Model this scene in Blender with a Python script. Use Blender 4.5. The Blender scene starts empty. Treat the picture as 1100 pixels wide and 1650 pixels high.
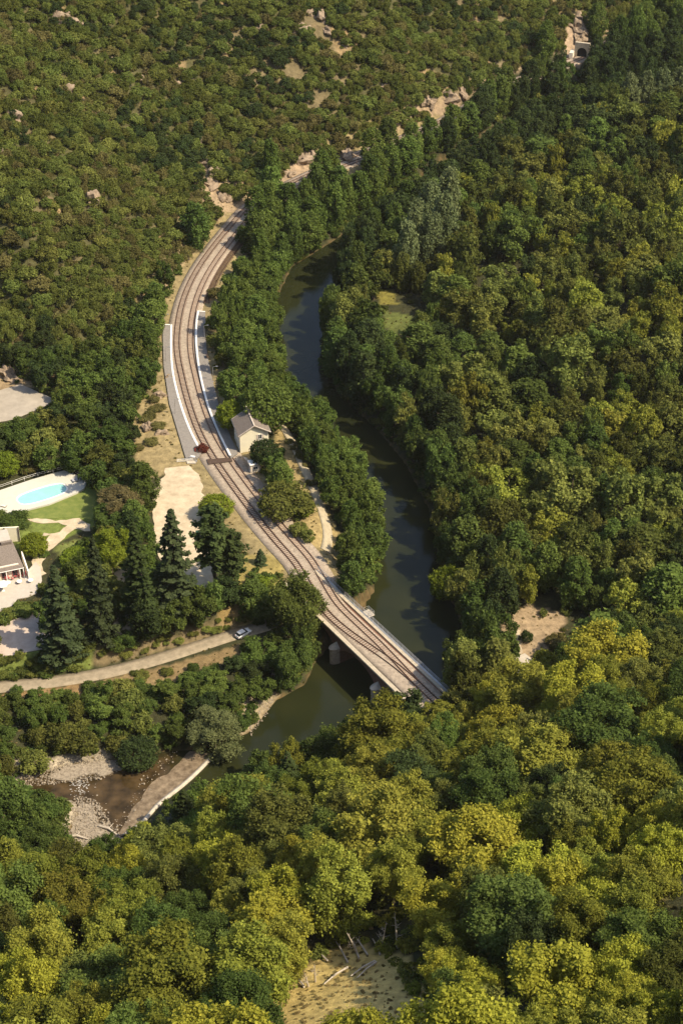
import bpy, bmesh, math, random
import numpy as np
from mathutils import Vector, Matrix

C = bpy.context.scene.collection
R_ = math.radians
rng = np.random.default_rng(7)
random.seed(7)

# ------------------------------------------------------------------ camera
PITCH, F, CH = R_(36.0), 2787.0, 271.0
cam_d = bpy.data.cameras.new('camera')
cam = bpy.data.objects.new('camera', cam_d); C.objects.link(cam)
cam.location = (0, 0, CH)
cam.rotation_euler = (math.pi/2 - PITCH, 0, 0)
cam_d.sensor_fit = 'VERTICAL'; cam_d.sensor_height = 36.0
cam_d.lens = 36.0 * F / 1650.0
cam_d.clip_start = 1.0; cam_d.clip_end = 8000
bpy.context.scene.camera = cam

# ------------------------------------------------------------------ world and sun
SUN_EL, SUN_AZ = R_(50), R_(-22)          # azimuth measured from +X towards +Y
w = bpy.data.worlds.new('World'); bpy.context.scene.world = w; w.use_nodes = True
nt = w.node_tree; nt.nodes.clear()
sky = nt.nodes.new('ShaderNodeTexSky'); sky.sky_type = 'NISHITA'; sky.sun_disc = False
sky.sun_elevation = SUN_EL; sky.sun_rotation = math.pi/2 - SUN_AZ
sky.dust_density = 2.0; sky.air_density = 1.0
bg = nt.nodes.new('ShaderNodeBackground'); bg.inputs['Strength'].default_value = 0.13
wo = nt.nodes.new('ShaderNodeOutputWorld')
nt.links.new(sky.outputs[0], bg.inputs[0]); nt.links.new(bg.outputs[0], wo.inputs[0])
sd = bpy.data.lights.new('sun', 'SUN'); sd.energy = 4.2; sd.angle = R_(0.5); sd.color = (1.0, 0.865, 0.655)
sun = bpy.data.objects.new('sun', sd); C.objects.link(sun)
sdir = Vector((math.cos(SUN_AZ)*math.cos(SUN_EL), math.sin(SUN_AZ)*math.cos(SUN_EL), math.sin(SUN_EL)))
sun.rotation_euler = sdir.to_track_quat('Z', 'Y').to_euler(); sun.location = (200, 300, 400)
vs = bpy.context.scene.view_settings
vs.view_transform = 'Standard'; vs.look = 'None'; vs.exposure = 0.83; vs.gamma = 1.0; vs.use_curve_mapping = False
bpy.context.scene.cycles.max_bounces = 5
bpy.context.scene.cycles.transparent_max_bounces = 4

# ------------------------------------------------------------------ survey maths: rays of the view to real ground points
SP, CP = math.sin(PITCH), math.cos(PITCH)
def W(px, py, z=8.5):
    dx = (px-550)/F; dy = (825-py)/F
    d = (dx, CP + dy*SP, -SP + dy*CP)
    t = (z-CH)/d[2]
    return (d[0]*t, d[1]*t)
def WP(pts, z=8.5): return np.array([W(a, b, z) for a, b in pts])
def proj(x, y, z):
    x = np.asarray(x, float); y = np.asarray(y, float); zz = np.asarray(z, float)-CH
    dep = y*CP - zz*SP
    up = y*SP + zz*CP
    return 550 + F*x/dep, 825 - F*up/dep, dep
def inpoly(px, py, poly):
    px = np.asarray(px, float); py = np.asarray(py, float)
    r = np.zeros(px.shape, bool); n = len(poly)
    for i in range(n):
        x1, y1 = poly[i]; x2, y2 = poly[(i+1) % n]
        if y1 == y2: continue
        c = ((y1 > py) != (y2 > py)) & (px < (x2-x1)*(py-y1)/(y2-y1)+x1)
        r ^= c
    return r
def dpl(x, y, P, closed=False):
    x = np.asarray(x, float); y = np.asarray(y, float)
    best = np.full(x.shape, 1e9); n = len(P)
    for i in range(n if closed else n-1):
        ax, ay = P[i]; bx, by = P[(i+1) % n]
        vx, vy = bx-ax, by-ay; L = vx*vx+vy*vy+1e-9
        t = np.clip(((x-ax)*vx+(y-ay)*vy)/L, 0, 1)
        best = np.minimum(best, np.hypot(x-ax-t*vx, y-ay-t*vy))
    return best
_tab = rng.random((256, 256))
def vnoise(x, y, s, off=0.0):
    x = np.asarray(x, float)/s+off+1000; y = np.asarray(y, float)/s+off*1.7+1000
    xi = np.floor(x).astype(int); yi = np.floor(y).astype(int)
    fx = x-xi; fy = y-yi; fx = fx*fx*(3-2*fx); fy = fy*fy*(3-2*fy)
    g = lambda a, b: _tab[a % 256, b % 256]
    return (g(xi, yi)*(1-fx)+g(xi+1, yi)*fx)*(1-fy)+(g(xi, yi+1)*(1-fx)+g(xi+1, yi+1)*fx)*fy - .5
def fbm(x, y, s, off=0.0):
    return vnoise(x, y, s, off)+.5*vnoise(x, y, s/2.1, off+3)+.25*vnoise(x, y, s/4.3, off+9)
def sstep(a, b, v): t = np.clip((v-a)/(b-a), 0, 1); return t*t*(3-2*t)
def crom(P, step=1.5):
    P = [np.array(p, float) for p in P]; out = []
    for i in range(len(P)-1):
        p0 = P[max(i-1, 0)]; p1 = P[i]; p2 = P[i+1]; p3 = P[min(i+2, len(P)-1)]
        n = max(2, int(np.linalg.norm(p2-p1)/step))
        for k in range(n):
            t = k/n
            out.append(.5*((2*p1)+(-p0+p2)*t+(2*p0-5*p1+4*p2-p3)*t*t+(-p0+3*p1-3*p2+p3)*t**3))
    out.append(P[-1]); return np.array(out)

# ------------------------------------------------------------------ lie of the land
LB = [(1700,45),(1200,110),(900,168),(745,248),(655,300),(603,345),(540,386),(470,430),(446,480),(443,530),(453,585),(480,640),(535,705),(580,760),(606,820),(612,880),(600,950),(560,1010),(515,1050),(492,1103),(445,1128),(403,1180),(340,1205),(260,1212),(190,1226),(100,1236),(25,1262),(-100,1270),(-400,1275)]
RB = [(-400,1300),(-100,1288),(20,1278),(70,1290),(120,1290),(128,1312),(108,1345),(92,1380),(150,1372),(190,1352),(240,1340),(330,1300),(400,1270),(500,1225),(590,1190),(640,1165),(700,1137),(735,1095),(748,1040),(738,990),(712,940),(704,880),(690,820),(655,750),(608,692),(545,635),(523,580),(521,530),(533,480),(562,435),(615,378),(700,322),(800,252),(935,190),(1200,136),(1700,75)]
RIVER = np.array([W(a, b, 0.0) for a, b in LB+RB])
RBW = np.array([W(a, b, 0.0) for a, b in RB[15:]])
def river_d(x, y):
    d = dpl(x, y, RIVER, True); return np.where(inpoly(x, y, RIVER), -d, d)
FOOT = WP([(-1500,760),(-400,650),(0,592),(100,592),(180,556),(228,525),(256,480),(296,425),(340,372),(372,334),(430,300),(500,264),(570,238),(640,214),(720,178),(800,132),(870,100),(918,78),(1000,52),(1200,5),(1700,-90)])
HILL = np.vstack([FOOT, [(3500, 3600), (-3500, 3600), (-3500, 500)]])
FFOOT = WP([(-2500,1700),(-600,1560),(-200,1490),(0,1430),(90,1402),(230,1354),(330,1314),(500,1240),(590,1205),(660,1188),(730,1170),(790,1150),(850,1130),(950,1090),(1100,1030),(1500,900),(2500,700)], 4.0)
FORE = np.vstack([FFOOT, [(3500, -900), (-3500, -900)]])
RAILPX = [(1010,62),(935,90),(870,118),(800,151),(720,196),(640,231),(570,256),(510,281),(450,310),(412,331),(387,357),(352,400),(325,440),(307,480),(298,520),(296,560),(303,600),(316,650),(335,700),(362,745),(402,800),(446,856),(497,915)]
BA = np.array(W(531, 975)); BB = np.array(W(663, 1100))
BD = (BB-BA)/np.linalg.norm(BB-BA); BN = np.array([BD[1], -BD[0]])      # BN: downstream side (towards the viewer's left)
if BN[0] > 0: BN = -BN
rp = [np.array(W(a, b)) for a, b in RAILPX]
RAIL = crom(rp + [BA, BB, BB+BD*9, BB+BD*40], 1.5)
PIER = [float(np.dot(np.array(W(541, 1021))-BA, BD)), float(np.dot(np.array(W(604, 1087))-BA, BD))]
SPAN = PIER[1]-PIER[0]
S0, S1 = PIER[0]-SPAN, PIER[1]+SPAN
ABN, ABS_ = BA+BD*S0, BA+BD*S1
i0 = int(np.argmin(np.hypot(*(RAIL-ABN).T))); i1 = int(np.argmin(np.hypot(*(RAIL-ABS_).T)))
RAIL_N, RAIL_S = RAIL[:i0+1], RAIL[i1:]
TERR = WP([(-900,1120),(-200,1075),(0,1058),(75,1048),(200,1025),(300,1008),(370,985),(405,955),(430,920),(455,905)])
LOW = np.vstack([TERR, [W(505,925), W(560,1010), W(515,1080), W(300,1300), W(-200,1400), W(-900,1400)]])
LROAD = WP([(-260,1128),(-100,1117),(0,1107),(80,1099),(160,1086),(240,1066),(320,1041),(372,1024),(412,1013),(445,1003)], 4.6)
DPATH = WP([(452,690),(474,728),(490,765),(506,800),(520,835),(528,865),(524,893)], 6.0)
CLEARG = WP([(800,980),(900,960),(915,1010),(900,1050),(860,1090),(800,1110),(790,1040)], 5.0)
def ground(x, y):
    x = np.asarray(x, float); y = np.asarray(y, float)
    dr = river_d(x, y)
    inlow = inpoly(x, y, LOW); dt = dpl(x, y, TERR)
    right = x > np.interp(y, RBW[:, 1][np.argsort(RBW[:, 1])], RBW[:, 0][np.argsort(RBW[:, 1])])
    inh = inpoly(x, y, HILL); inf = inpoly(x, y, FORE)
    z = np.full(x.shape, 8.5)
    z = np.where(inlow, 8.5-3.9*sstep(0, 9, dt), z)
    rz = 4.0+.09*np.clip(dr-25, 0, 300)+1.2*fbm(x, y, 30, 2)
    z = np.where(right & ~inh, rz, z)
    z = np.where(inf, 4.0, z)
    bank = np.where(dr > 0, 0.25+.5*dr, -1.8+1.9*np.exp(-np.abs(dr)/1.2))
    z = np.minimum(z, bank)
    # railway embankment
    dn = dpl(x, y, RAIL_N); ds = dpl(x, y, RAIL_S)
    z = np.where(dr > -0.5, np.maximum(z, 8.25-.75*np.clip(np.minimum(dn, ds)-6.0, 0, 50)), z)
    dl = dpl(x, y, LROAD)
    z = np.where(dr > 0, z+(np.maximum(4.5, bank*0+4.5)-z)*(1-sstep(2.6, 5.5, dl))*inlow, z)
    # hillsides
    dh = dpl(x, y, FOOT); df = dpl(x, y, FFOOT)
    damp = np.exp(-np.clip(dn-4, 0, 1e9)/18.0)
    h = .60*dh+np.clip(dh/25, 0, 1)*(7*fbm(x, y, 55, 1)+2.5*fbm(x, y, 15, 5))+np.clip(dh/5, 0, 1)*(1.3*fbm(x, y, 7, 4)+2.5*damp)
    h = 230*(1-np.exp(-np.clip(h, 0, 1e9)/230))*1.15
    z = np.where(inh, z+np.clip(h, 0, 1e9), z)
    g = .60*df+np.clip(df/20, 0, 1)*(3.5*fbm(x, y, 40, 8)+1.2*fbm(x, y, 12, 6))
    near = np.clip(124-y, 0, 120)
    g = g + near*.86*sstep(1, 20, near)
    g = np.minimum(g, 250)
    z = np.where(inf, z+np.clip(g, 0, 1e9), z)
    flat = 8.25
    k = 1-sstep(5.0, 7.5, np.minimum(dn, ds))
    k = np.where(dr > -0.5, k, 0)
    z = z+(flat-z)*k
    z = np.where(inlow | inh | inf | (dr < 6), z, z+.25*fbm(x, y, 9, 2)*sstep(7, 12, dn)*right)
    return z
def seg(a, b, s): return list(np.arange(a, b, s))
XS = np.array([-3200,-2200,-1500,-1000,-700,-500,-400,-330]+seg(-280,-130,2.6)+seg(-130,130,1.25)+seg(130,282,2.6)+[330,400,500,700,1000,1500,2200,3200], float)
YS = np.array([-800,-500,-300,-180,-100,-50]+seg(-20,130,5)+seg(130,250,2.0)+seg(250,560,1.25)+seg(560,900,2.6)+[940,1000,1100,1300,1600,2000,2600,3400], float)
GX, GY = np.meshgrid(XS, YS)
GZ = ground(GX, GY)
def Z(x, y):
    x = np.asarray(x, float); y = np.asarray(y, float)
    i = np.clip(np.searchsorted(XS, x)-1, 0, len(XS)-2); j = np.clip(np.searchsorted(YS, y)-1, 0, len(YS)-2)
    u = np.clip((x-XS[i])/(XS[i+1]-XS[i]), 0, 1); v = np.clip((y-YS[j])/(YS[j+1]-YS[j]), 0, 1)
    return (GZ[j, i]*(1-u)+GZ[j, i+1]*u)*(1-v)+(GZ[j+1, i]*(1-u)+GZ[j+1, i+1]*u)*v
def onground(px, py):
    dx = (px-550)/F; dy = (825-py)/F
    d = np.array((dx, CP+dy*SP, -SP+dy*CP)); t = np.arange(120, 1500, 1.0)
    x = d[0]*t; y = d[1]*t; z = CH+d[2]*t
    k = np.nonzero(z <= Z(x, y))[0]
    if len(k) == 0: return None
    t0 = t[k[0]]-1; t1 = t[k[0]]
    for _ in range(12):
        tm = .5*(t0+t1)
        if CH+d[2]*tm <= float(Z(d[0]*tm, d[1]*tm)): t1 = tm
        else: t0 = tm
    return (d[0]*t1, d[1]*t1, CH+d[2]*t1)

# ------------------------------------------------------------------ materials
def newmat(name):
    m = bpy.data.materials.new(name); m.use_nodes = True
    return m, m.node_tree, m.node_tree.nodes['Principled BSDF']
def mat(name, col, rough=.8, var=.25, scale=1.0, bump=0.0, metal=0.0, col2=None, spec=.3, detail=6):
    m, t, b = newmat(name)
    tc = t.nodes.new('ShaderNodeTexCoord'); n = t.nodes.new('ShaderNodeTexNoise')
    n.inputs['Scale'].default_value = scale; n.inputs['Detail'].default_value = detail; n.inputs['Roughness'].default_value = .65
    geo = t.nodes.new('ShaderNodeNewGeometry'); t.links.new(geo.outputs['Position'], n.inputs['Vector'])
    r = t.nodes.new('ShaderNodeValToRGB'); r.color_ramp.elements[0].position = .32; r.color_ramp.elements[1].position = .68
    c2 = col2 if col2 else tuple(min(1, c*(1+var)) for c in col)
    c1 = col if col2 else tuple(c*(1-var) for c in col)
    r.color_ramp.elements[0].color = (*c1, 1); r.color_ramp.elements[1].color = (*c2, 1)
    t.links.new(n.outputs[0], r.inputs[0]); t.links.new(r.outputs[0], b.inputs['Base Color'])
    b.inputs['Roughness'].default_value = rough; b.inputs['Metallic'].default_value = metal
    b.inputs['Specular IOR Level'].default_value = spec
    if bump:
        bp = t.nodes.new('ShaderNodeBump'); bp.inputs['Strength'].default_value = bump; bp.inputs['Distance'].default_value = .1
        t.links.new(n.outputs[0], bp.inputs['Height']); t.links.new(bp.outputs[0], b.inputs['Normal'])
    return m
def leafmat(name, dark, light, hue=.03, val=.35, trans=.36):
    m, t, b = newmat(name); t.nodes.remove(b)
    out = [n for n in t.nodes if n.type == 'OUTPUT_MATERIAL'][0]
    a = t.nodes.new('ShaderNodeAttribute'); a.attribute_name = 'tint'
    mx = t.nodes.new('ShaderNodeMix'); mx.data_type = 'RGBA'
    mx.inputs[6].default_value = (*dark, 1); mx.inputs[7].default_value = (*light, 1)
    t.links.new(a.outputs['Fac'], mx.inputs[0])
    oi = t.nodes.new('ShaderNodeObjectInfo')
    hs = t.nodes.new('ShaderNodeHueSaturation')
    mr = t.nodes.new('ShaderNodeMapRange'); mr.inputs[3].default_value = .5-hue; mr.inputs[4].default_value = .5+hue
    mv = t.nodes.new('ShaderNodeMath'); mv.operation = 'FRACT'
    mm = t.nodes.new('ShaderNodeMath'); mm.operation = 'MULTIPLY'; mm.inputs[1].default_value = 7.31
    mr2 = t.nodes.new('ShaderNodeMapRange'); mr2.inputs[3].default_value = 1-val; mr2.inputs[4].default_value = 1+val
    t.links.new(oi.outputs['Random'], mr.inputs[0]); t.links.new(oi.outputs['Random'], mm.inputs[0])
    t.links.new(mm.outputs[0], mv.inputs[0]); t.links.new(mv.outputs[0], mr2.inputs[0])
    t.links.new(mr.outputs[0], hs.inputs['Hue']); t.links.new(mr2.outputs[0], hs.inputs['Value'])
    t.links.new(mx.outputs[2], hs.inputs['Color'])
    d = t.nodes.new('ShaderNodeBsdfDiffuse'); tr = t.nodes.new('ShaderNodeBsdfTranslucent'); ms = t.nodes.new('ShaderNodeMixShader')
    ms.inputs[0].default_value = trans
    t.links.new(hs.outputs[0], d.inputs[0]); t.links.new(hs.outputs[0], tr.inputs[0])
    t.links.new(d.outputs[0], ms.inputs[1]); t.links.new(tr.outputs[0], ms.inputs[2]); t.links.new(ms.outputs[0], out.inputs[0])
    return m
LM = {
 'hill': leafmat('leaf_hill', (.058,.076,.018), (.172,.196,.045), .014, .34),
 'hilldry': leafmat('leaf_hill_dry', (.085,.080,.026), (.185,.165,.055), .01, .25),
 'river': leafmat('leaf_river', (.038,.060,.014), (.120,.162,.038), .014, .28),
 'lush': leafmat('leaf_lush', (.050,.078,.016), (.155,.205,.045), .012, .2),
 'dark': leafmat('leaf_dark', (.024,.038,.013), (.074,.100,.032), .012, .25),
 'right': leafmat('leaf_olive', (.056,.070,.017), (.196,.208,.048), .018, .45),
 'pale': leafmat('leaf_pale', (.080,.100,.042), (.200,.232,.095), .01, .2),
 'fore': leafmat('leaf_fore', (.095,.110,.019), (.320,.320,.050), .018, .34),
 'yellow': leafmat('leaf_yellow', (.165,.175,.020), (.410,.400,.052), .014, .20),
 'bright': leafmat('leaf_bright', (0.080,0.112,0.013), (0.238,0.286,0.032), .01, .15),
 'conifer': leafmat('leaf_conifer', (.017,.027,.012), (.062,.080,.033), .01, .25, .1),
 'brown': leafmat('leaf_brown', (.085,.070,.030), (.200,.172,.072), .01, .15),
 'willow': leafmat('leaf_willow', (.075,.095,.035), (.200,.225,.090), .01, .1),
 'straw': leafmat('leaf_straw', (.17,.13,.055), (.38,.30,.125), .01, .15),
 'red': leafmat('leaf_red', (0.066,0.015,0.012), (0.185,0.061,0.037), .01, .1),
}
M = dict(
 bark=mat('bark', (.10,.075,.05), .95, .4, 3), barkpale=mat('pale_bark', (.42,.36,.28), .9, .25, 3),
 rock=mat('rock', (.13,.095,.062), .95, .3, .9, 1.0, col2=(.33,.25,.17), detail=10),
 rockgrey=mat('river_stone', (.15,.12,.085), .95, .3, 2, .3, col2=(.34,.285,.21)),
 ballast=mat('ballast', (.20,.16,.118), .95, .3, 1.6, .6, col2=(.39,.318,.235), detail=10),
 rail=mat('rail_steel', (.10,.055,.035), .55, .3, 3, metal=.5), sleeperdark=mat('dark_sleeper', (.135,.08,.055), .9, .35, 3), sleeper=mat('sleeper_wood', (.25,.165,.115), .9, .35, 3),
 asphalt=mat('platform_asphalt', (.20,.18,.155), .9, .15, 1.5), white=mat('white_paint', (.80,.77,.70), .7, .05, 2),
 concrete=mat('pale_concrete', (.42,.37,.29), .9, .18, 1.2), stone=mat('bridge_stone', (.27,.21,.15), .95, .3, 1.5, .5, col2=(.47,.39,.29)),
 coping=mat('coping_stone', (.30,.255,.185), .95, .2, 1.3, .3, col2=(.46,.39,.28)),
 brick=mat('brick', (.17,.085,.055), .95, .35, 2.5, .4), track=mat('asphalt_road', (.20,.165,.11), .95, .14, .8, .2, col2=(.32,.262,.18), detail=10),
 sand=mat('sand_gravel', (.34,.27,.175), .95, .12, .5, .3, col2=(.53,.44,.30), detail=10), dirt=mat('dirt_path', (.30,.25,.16), .95, .2, .8, col2=(.40,.34,.23)),
 court=mat('court_surface', (.27,.235,.185), .95, .1, .3, .2, col2=(.38,.33,.26), detail=10), wall=mat('cream_render', (.74,.68,.50), .9, .06, .8),
 wallpale=mat('pale_render', (.66,.58,.46), .9, .08, .8), slate=mat('slate_roof', (.165,.135,.11), .75, .35, 4, .3),  # the pale render is a slightly duller beige than the cream one
 ridge=mat('ridge_tile', (.50,.42,.34), .85, .15, 4), glass=mat('window_glass', (.03,.035,.04), .1, .1, 1, spec=.6),
 wood=mat('dark_wood', (.07,.045,.03), .7, .3, 3), metal=mat('grey_metal', (.30,.30,.29), .5, .15, 3, metal=.6),
 car=mat('car_paint', (.80,.80,.78), .25, .03, 1, spec=.6), tyre=mat('tyre', (.02,.02,.02), .9, .1, 2), darkplastic=mat('dark_plastic', (.035,.035,.04), .5, .1, 2),
 redcloth=mat('red_cloth', (.42,.10,.10), .9, .15, 3), greycloth=mat('grey_cloth', (.35,.35,.37), .9, .1, 3), skin=mat('skin', (.5,.3,.2), .7, .05, 3),
 lamp=mat('lamp_red', (.35,.03,.02), .3, .1, 2), straw=mat('straw', (.36,.26,.11), .95, .2, 3, col2=(.55,.42,.19)),
 terrace=mat('terrace_paving', (.42,.375,.31), .9, .08, 1.0), pink=mat('pink_gravel', (.38,.30,.235), .95, .1, .5, .2, col2=(.50,.41,.33), detail=10),
 steel=mat('galvanised_steel', (.45,.44,.42), .45, .1, 2, metal=.7), weir=mat('weir_stone', (.085,.058,.033), .6, .25, .8, .6, col2=(.27,.205,.13), detail=10),
 foam=mat('foam', (.8,.78,.72), .6, .05, 3),
)
# ------------------------------------------------------------------ mesh helpers
def tag(o, label=None, cat=None, group=None, kind=None):
    if label: o['label'] = label
    if cat: o['category'] = cat
    if group: o['group'] = group
    if kind: o['kind'] = kind
    return o
def empty(name, loc, rz=0.0):
    o = bpy.data.objects.new(name, None); C.objects.link(o); o.location = loc; o.rotation_euler = (0, 0, rz)
    o.empty_display_size = .5; return o
def link(name, me, m=None, parent=None, col=True):
    o = bpy.data.objects.new(name, me)
    if m is not None:
        for mm in (m if isinstance(m, (list, tuple)) else [m]): me.materials.append(mm)
    if col: C.objects.link(o)
    if parent: o.parent = parent
    return o
class MB:
    def __init__(s): s.v = []; s.f = []
    def add(s, v, f):
        n = len(s.v); s.v += [tuple(map(float, p)) for p in v]; s.f += [tuple(i+n for i in q) for q in f]; return s
    def box(s, c, d, rz=0.0, taper=1.0):
        cx, cy, cz = c; x, y, z = d[0]/2, d[1]/2, d[2]/2; co, si = math.cos(rz), math.sin(rz); v = []
        for sz in (-1, 1):
            k = 1.0 if sz < 0 else taper
            for sx, sy in ((-1,-1),(1,-1),(1,1),(-1,1)):
                a, b = sx*x*k, sy*y*k; v.append((cx+a*co-b*si, cy+a*si+b*co, cz+sz*z))
        return s.add(v, [(3,2,1,0),(4,5,6,7),(0,1,5,4),(1,2,6,5),(2,3,7,6),(3,0,4,7)])
    def tube(s, pts, r, n=6):
        pts = [Vector(p) for p in pts]; rs = r if isinstance(r, (list, tuple)) else [r]*len(pts); v = []; f = []
        for i, p in enumerate(pts):
            d = (pts[min(i+1, len(pts)-1)]-pts[max(i-1, 0)]).normalized()
            a = d.orthogonal().normalized(); b = d.cross(a)
            for k in range(n):
                t = 2*math.pi*k/n; v.append(p+(a*math.cos(t)+b*math.sin(t))*rs[i])
        for i in range(len(pts)-1):
            for k in range(n): f.append((i*n+k, i*n+(k+1) % n, (i+1)*n+(k+1) % n, (i+1)*n+k))
        f.append(tuple(range(n))[::-1]); f.append(tuple((len(pts)-1)*n+k for k in range(n)))
        return s.add(v, f)
    def prism(s, poly, z0, z1):
        n = len(poly); v = [(p[0], p[1], z0) for p in poly]+[(p[0], p[1], z1) for p in poly]
        return s.add(v, [tuple(range(n))[::-1], tuple(range(n, 2*n))]+[(i, (i+1) % n, n+(i+1) % n, n+i) for i in range(n)])
    def build(s, name, m, parent=None, smooth=False, bevel=0):
        me = bpy.data.meshes.new(name); me.from_pydata(s.v, [], s.f)
        bm = bmesh.new(); bm.from_mesh(me); bmesh.ops.recalc_face_normals(bm, faces=bm.faces)
        if bevel: bmesh.ops.bevel(bm, geom=list(bm.edges), offset=bevel, segments=2, affect='EDGES', profile=.6)
        bm.to_mesh(me); bm.free()
        if smooth:
            for p in me.polygons: p.use_smooth = True
        return link(name, me, m, parent)
def npmesh(name, V, Fq, tint=None, smooth=False):
    me = bpy.data.meshes.new(name); nv = len(V); nf = len(Fq); k = Fq.shape[1]
    me.vertices.add(nv); me.vertices.foreach_set('co', V.astype(np.float32).ravel())
    me.loops.add(nf*k); me.loops.foreach_set('vertex_index', Fq.astype(np.int32).ravel())
    me.polygons.add(nf); me.polygons.foreach_set('loop_start', np.arange(0, nf*k, k, dtype=np.int32))
    try: me.polygons.foreach_set('loop_total', np.full(nf, k, np.int32))
    except Exception: pass
    if tint is not None:
        a = me.attributes.new('tint', 'FLOAT', 'POINT'); a.data.foreach_set('value', tint.astype(np.float32))
    me.update(calc_edges=True)
    if smooth: me.polygons.foreach_set('use_smooth', np.ones(nf, bool))
    return me

# ------------------------------------------------------------------ the ground: one sheet to the horizon
px_, py_, _ = proj(GX, GY, np.maximum(GZ, -1))
vis = (GY > 100) & (GY < 1000) & (np.abs(GX) < 400)
def inpx(poly): return vis & inpoly(px_, py_, poly)
HILLM = inpoly(GX, GY, HILL); FOREM = inpoly(GX, GY, FORE)
gt = np.zeros(GX.shape+(4,)); gt[..., 3] = 1
base = np.array([.038,.038,.016]); hillc = np.array([.075,.070,.028]); drygr = np.array([.30,.215,.085]); tan = np.array([.30,.215,.12])
grass = np.array([.13,.16,.035]); sandc = np.array([.60,.49,.32]); rockc = np.array([.25,.185,.115]); bed = np.array([.10,.07,.03])
def paint(mask, colr, f=1.0):
    k = (mask*f)[..., None] if np.ndim(mask) == 2 else mask
    gt[..., :3] = gt[..., :3]*(1-k)+np.array(colr)*k
gt[..., :3] = base
paint(HILLM*1.0, hillc, .85)
n1 = fbm(GX, GY, 26, 11); n2 = fbm(GX, GY, 8, 17); DRV = river_d(GX, GY)
paint(HILLM*sstep(.30, .50, n1+.5*n2), np.array([.15,.115,.06]), .75)
paint(HILLM*sstep(.25, .45, fbm(GX, GY, 11, 51)), np.array([.26,.18,.09]), .8)
paint(FOREM*sstep(-.1, .35, n2), np.array([.12,.10,.035]), .7)
railcut = (dpl(GX, GY, RAIL_N))
paint(sstep(17, 9, railcut+5*n2)*(~FOREM)*(GX < 40)*(DRV > 5), np.array([.23,.18,.085]), .95)
paint(HILLM*sstep(11, 7, railcut+5*n1)*1.0, rockc, .85)
PG = [
 ([(-300,560),(0,600),(60,590),(100,610),(60,625),(-300,640)], tan, .9),
 ([(20,828),(60,815),(140,780),(160,790),(150,850),(60,845),(20,838)], grass, 1),
 ([(20,845),(150,845),(100,870),(40,900),(20,870)], grass, 1),
 ([(90,880),(200,850),(215,900),(190,960),(100,970)], np.array([.14,.16,.04]), .9),
 ([(150,1050),(290,1020),(400,985),(410,1005),(330,1030),(240,1055),(150,1075)], np.array([.165,.125,.065]), .9),
 ([(160,1095),(260,1075),(400,1035),(380,1060),(250,1110),(170,1115)], np.array([.20,.14,.065]), .9),
 ([(0,1118),(150,1100),(160,1120),(60,1140),(0,1135)], np.array([.27,.17,.075]), .8),
 ([(380,890),(460,900),(440,1000),(400,1010),(380,960)], np.array([.24,.19,.06]), .9),
 ([(215,640),(300,640),(310,760),(240,770),(225,850),(215,760)], np.array([.26,.20,.095]), .9),
 ([(0,1056),(75,1044),(150,1040),(150,1075),(0,1098)], np.array([.13,.16,.035]), .9),
 ([(360,940),(440,960),(430,1000),(350,1010)], np.array([.26,.18,.07]), .8),
 ([(603,465),(634,468),(640,490),(610,492)], np.array([.17,.15,.035]), 1), ([(616,500),(664,508),(672,530),(632,542),(618,525)], np.array([.095,.11,.028]), 1),
 ([(805,985),(850,975),(910,990),(905,1035),(870,1052),(850,1060),(830,1085),(805,1090)], np.array([.28,.205,.12]), 1),
 ([(430,1600),(480,1560),(560,1520),(640,1535),(710,1590),(700,1690),(430,1690)], np.array([.44,.33,.115]), 1),
 ([(1080,1380),(1120,1380),(1120,1500),(1040,1500),(1060,1440)], np.array([.33,.28,.10]), 1),
 ([(15,1225),(190,1210),(200,1235),(120,1262),(15,1270)], np.array([.33,.28,.20]), 1),
 ([(60,1270),(160,1270),(200,1340),(180,1375),(80,1385)], np.array([.33,.28,.20]), 1),
 ([(385,1110),(445,1090),(450,1130),(405,1190),(380,1180)], np.array([.30,.24,.15]), .9),
 ([(915,30),(965,30),(950,80),(930,110),(905,95)], np.array([.29,.21,.135]), 1),
 ([(672,170),(750,150),(740,180),(690,190)], np.array([.24,.175,.11]), .8),
 ([(320,260),(400,300),(395,340),(340,345),(310,300)], np.array([.28,.205,.125]), .9),
 ([(440,285),(500,240),(520,255),(450,310)], np.array([.29,.21,.135]), .9),
 ([(440,670),(500,770),(545,860),(540,890),(500,880),(450,780)], np.array([.28,.21,.09]), .9),
]
for poly, c_, f_ in PG: paint(inpx(poly)*1.0, c_, f_)
paint((DRV < .2)*1.0, bed)
nY, nX = GX.shape
idx = np.arange(nX*nY).reshape(nY, nX)
Fq = np.stack([idx[:-1, :-1], idx[:-1, 1:], idx[1:, 1:], idx[1:, :-1]], -1).reshape(-1, 4)
me = npmesh('ground', np.stack([GX, GY, GZ], -1).reshape(-1, 3), Fq, smooth=True)
ca = me.color_attributes.new('soil', 'FLOAT_COLOR', 'POINT'); ca.data.foreach_set('color', gt.reshape(-1).astype(np.float32))
m, t, b = newmat('ground_soil')
at_ = t.nodes.new('ShaderNodeAttribute'); at_.attribute_name = 'soil'
geo = t.nodes.new('ShaderNodeNewGeometry')
na = t.nodes.new('ShaderNodeTexNoise'); na.inputs['Scale'].default_value = .55; na.inputs['Detail'].default_value = 8; na.inputs['Roughness'].default_value = .7
t.links.new(geo.outputs['Position'], na.inputs['Vector'])
mr = t.nodes.new('ShaderNodeMapRange'); mr.inputs[1].default_value = .3; mr.inputs[2].default_value = .7; mr.inputs[3].default_value = .55; mr.inputs[4].default_value = 1.4
t.links.new(na.outputs[0], mr.inputs[0])
vm = t.nodes.new('ShaderNodeVectorMath'); vm.operation = 'SCALE'
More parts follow.
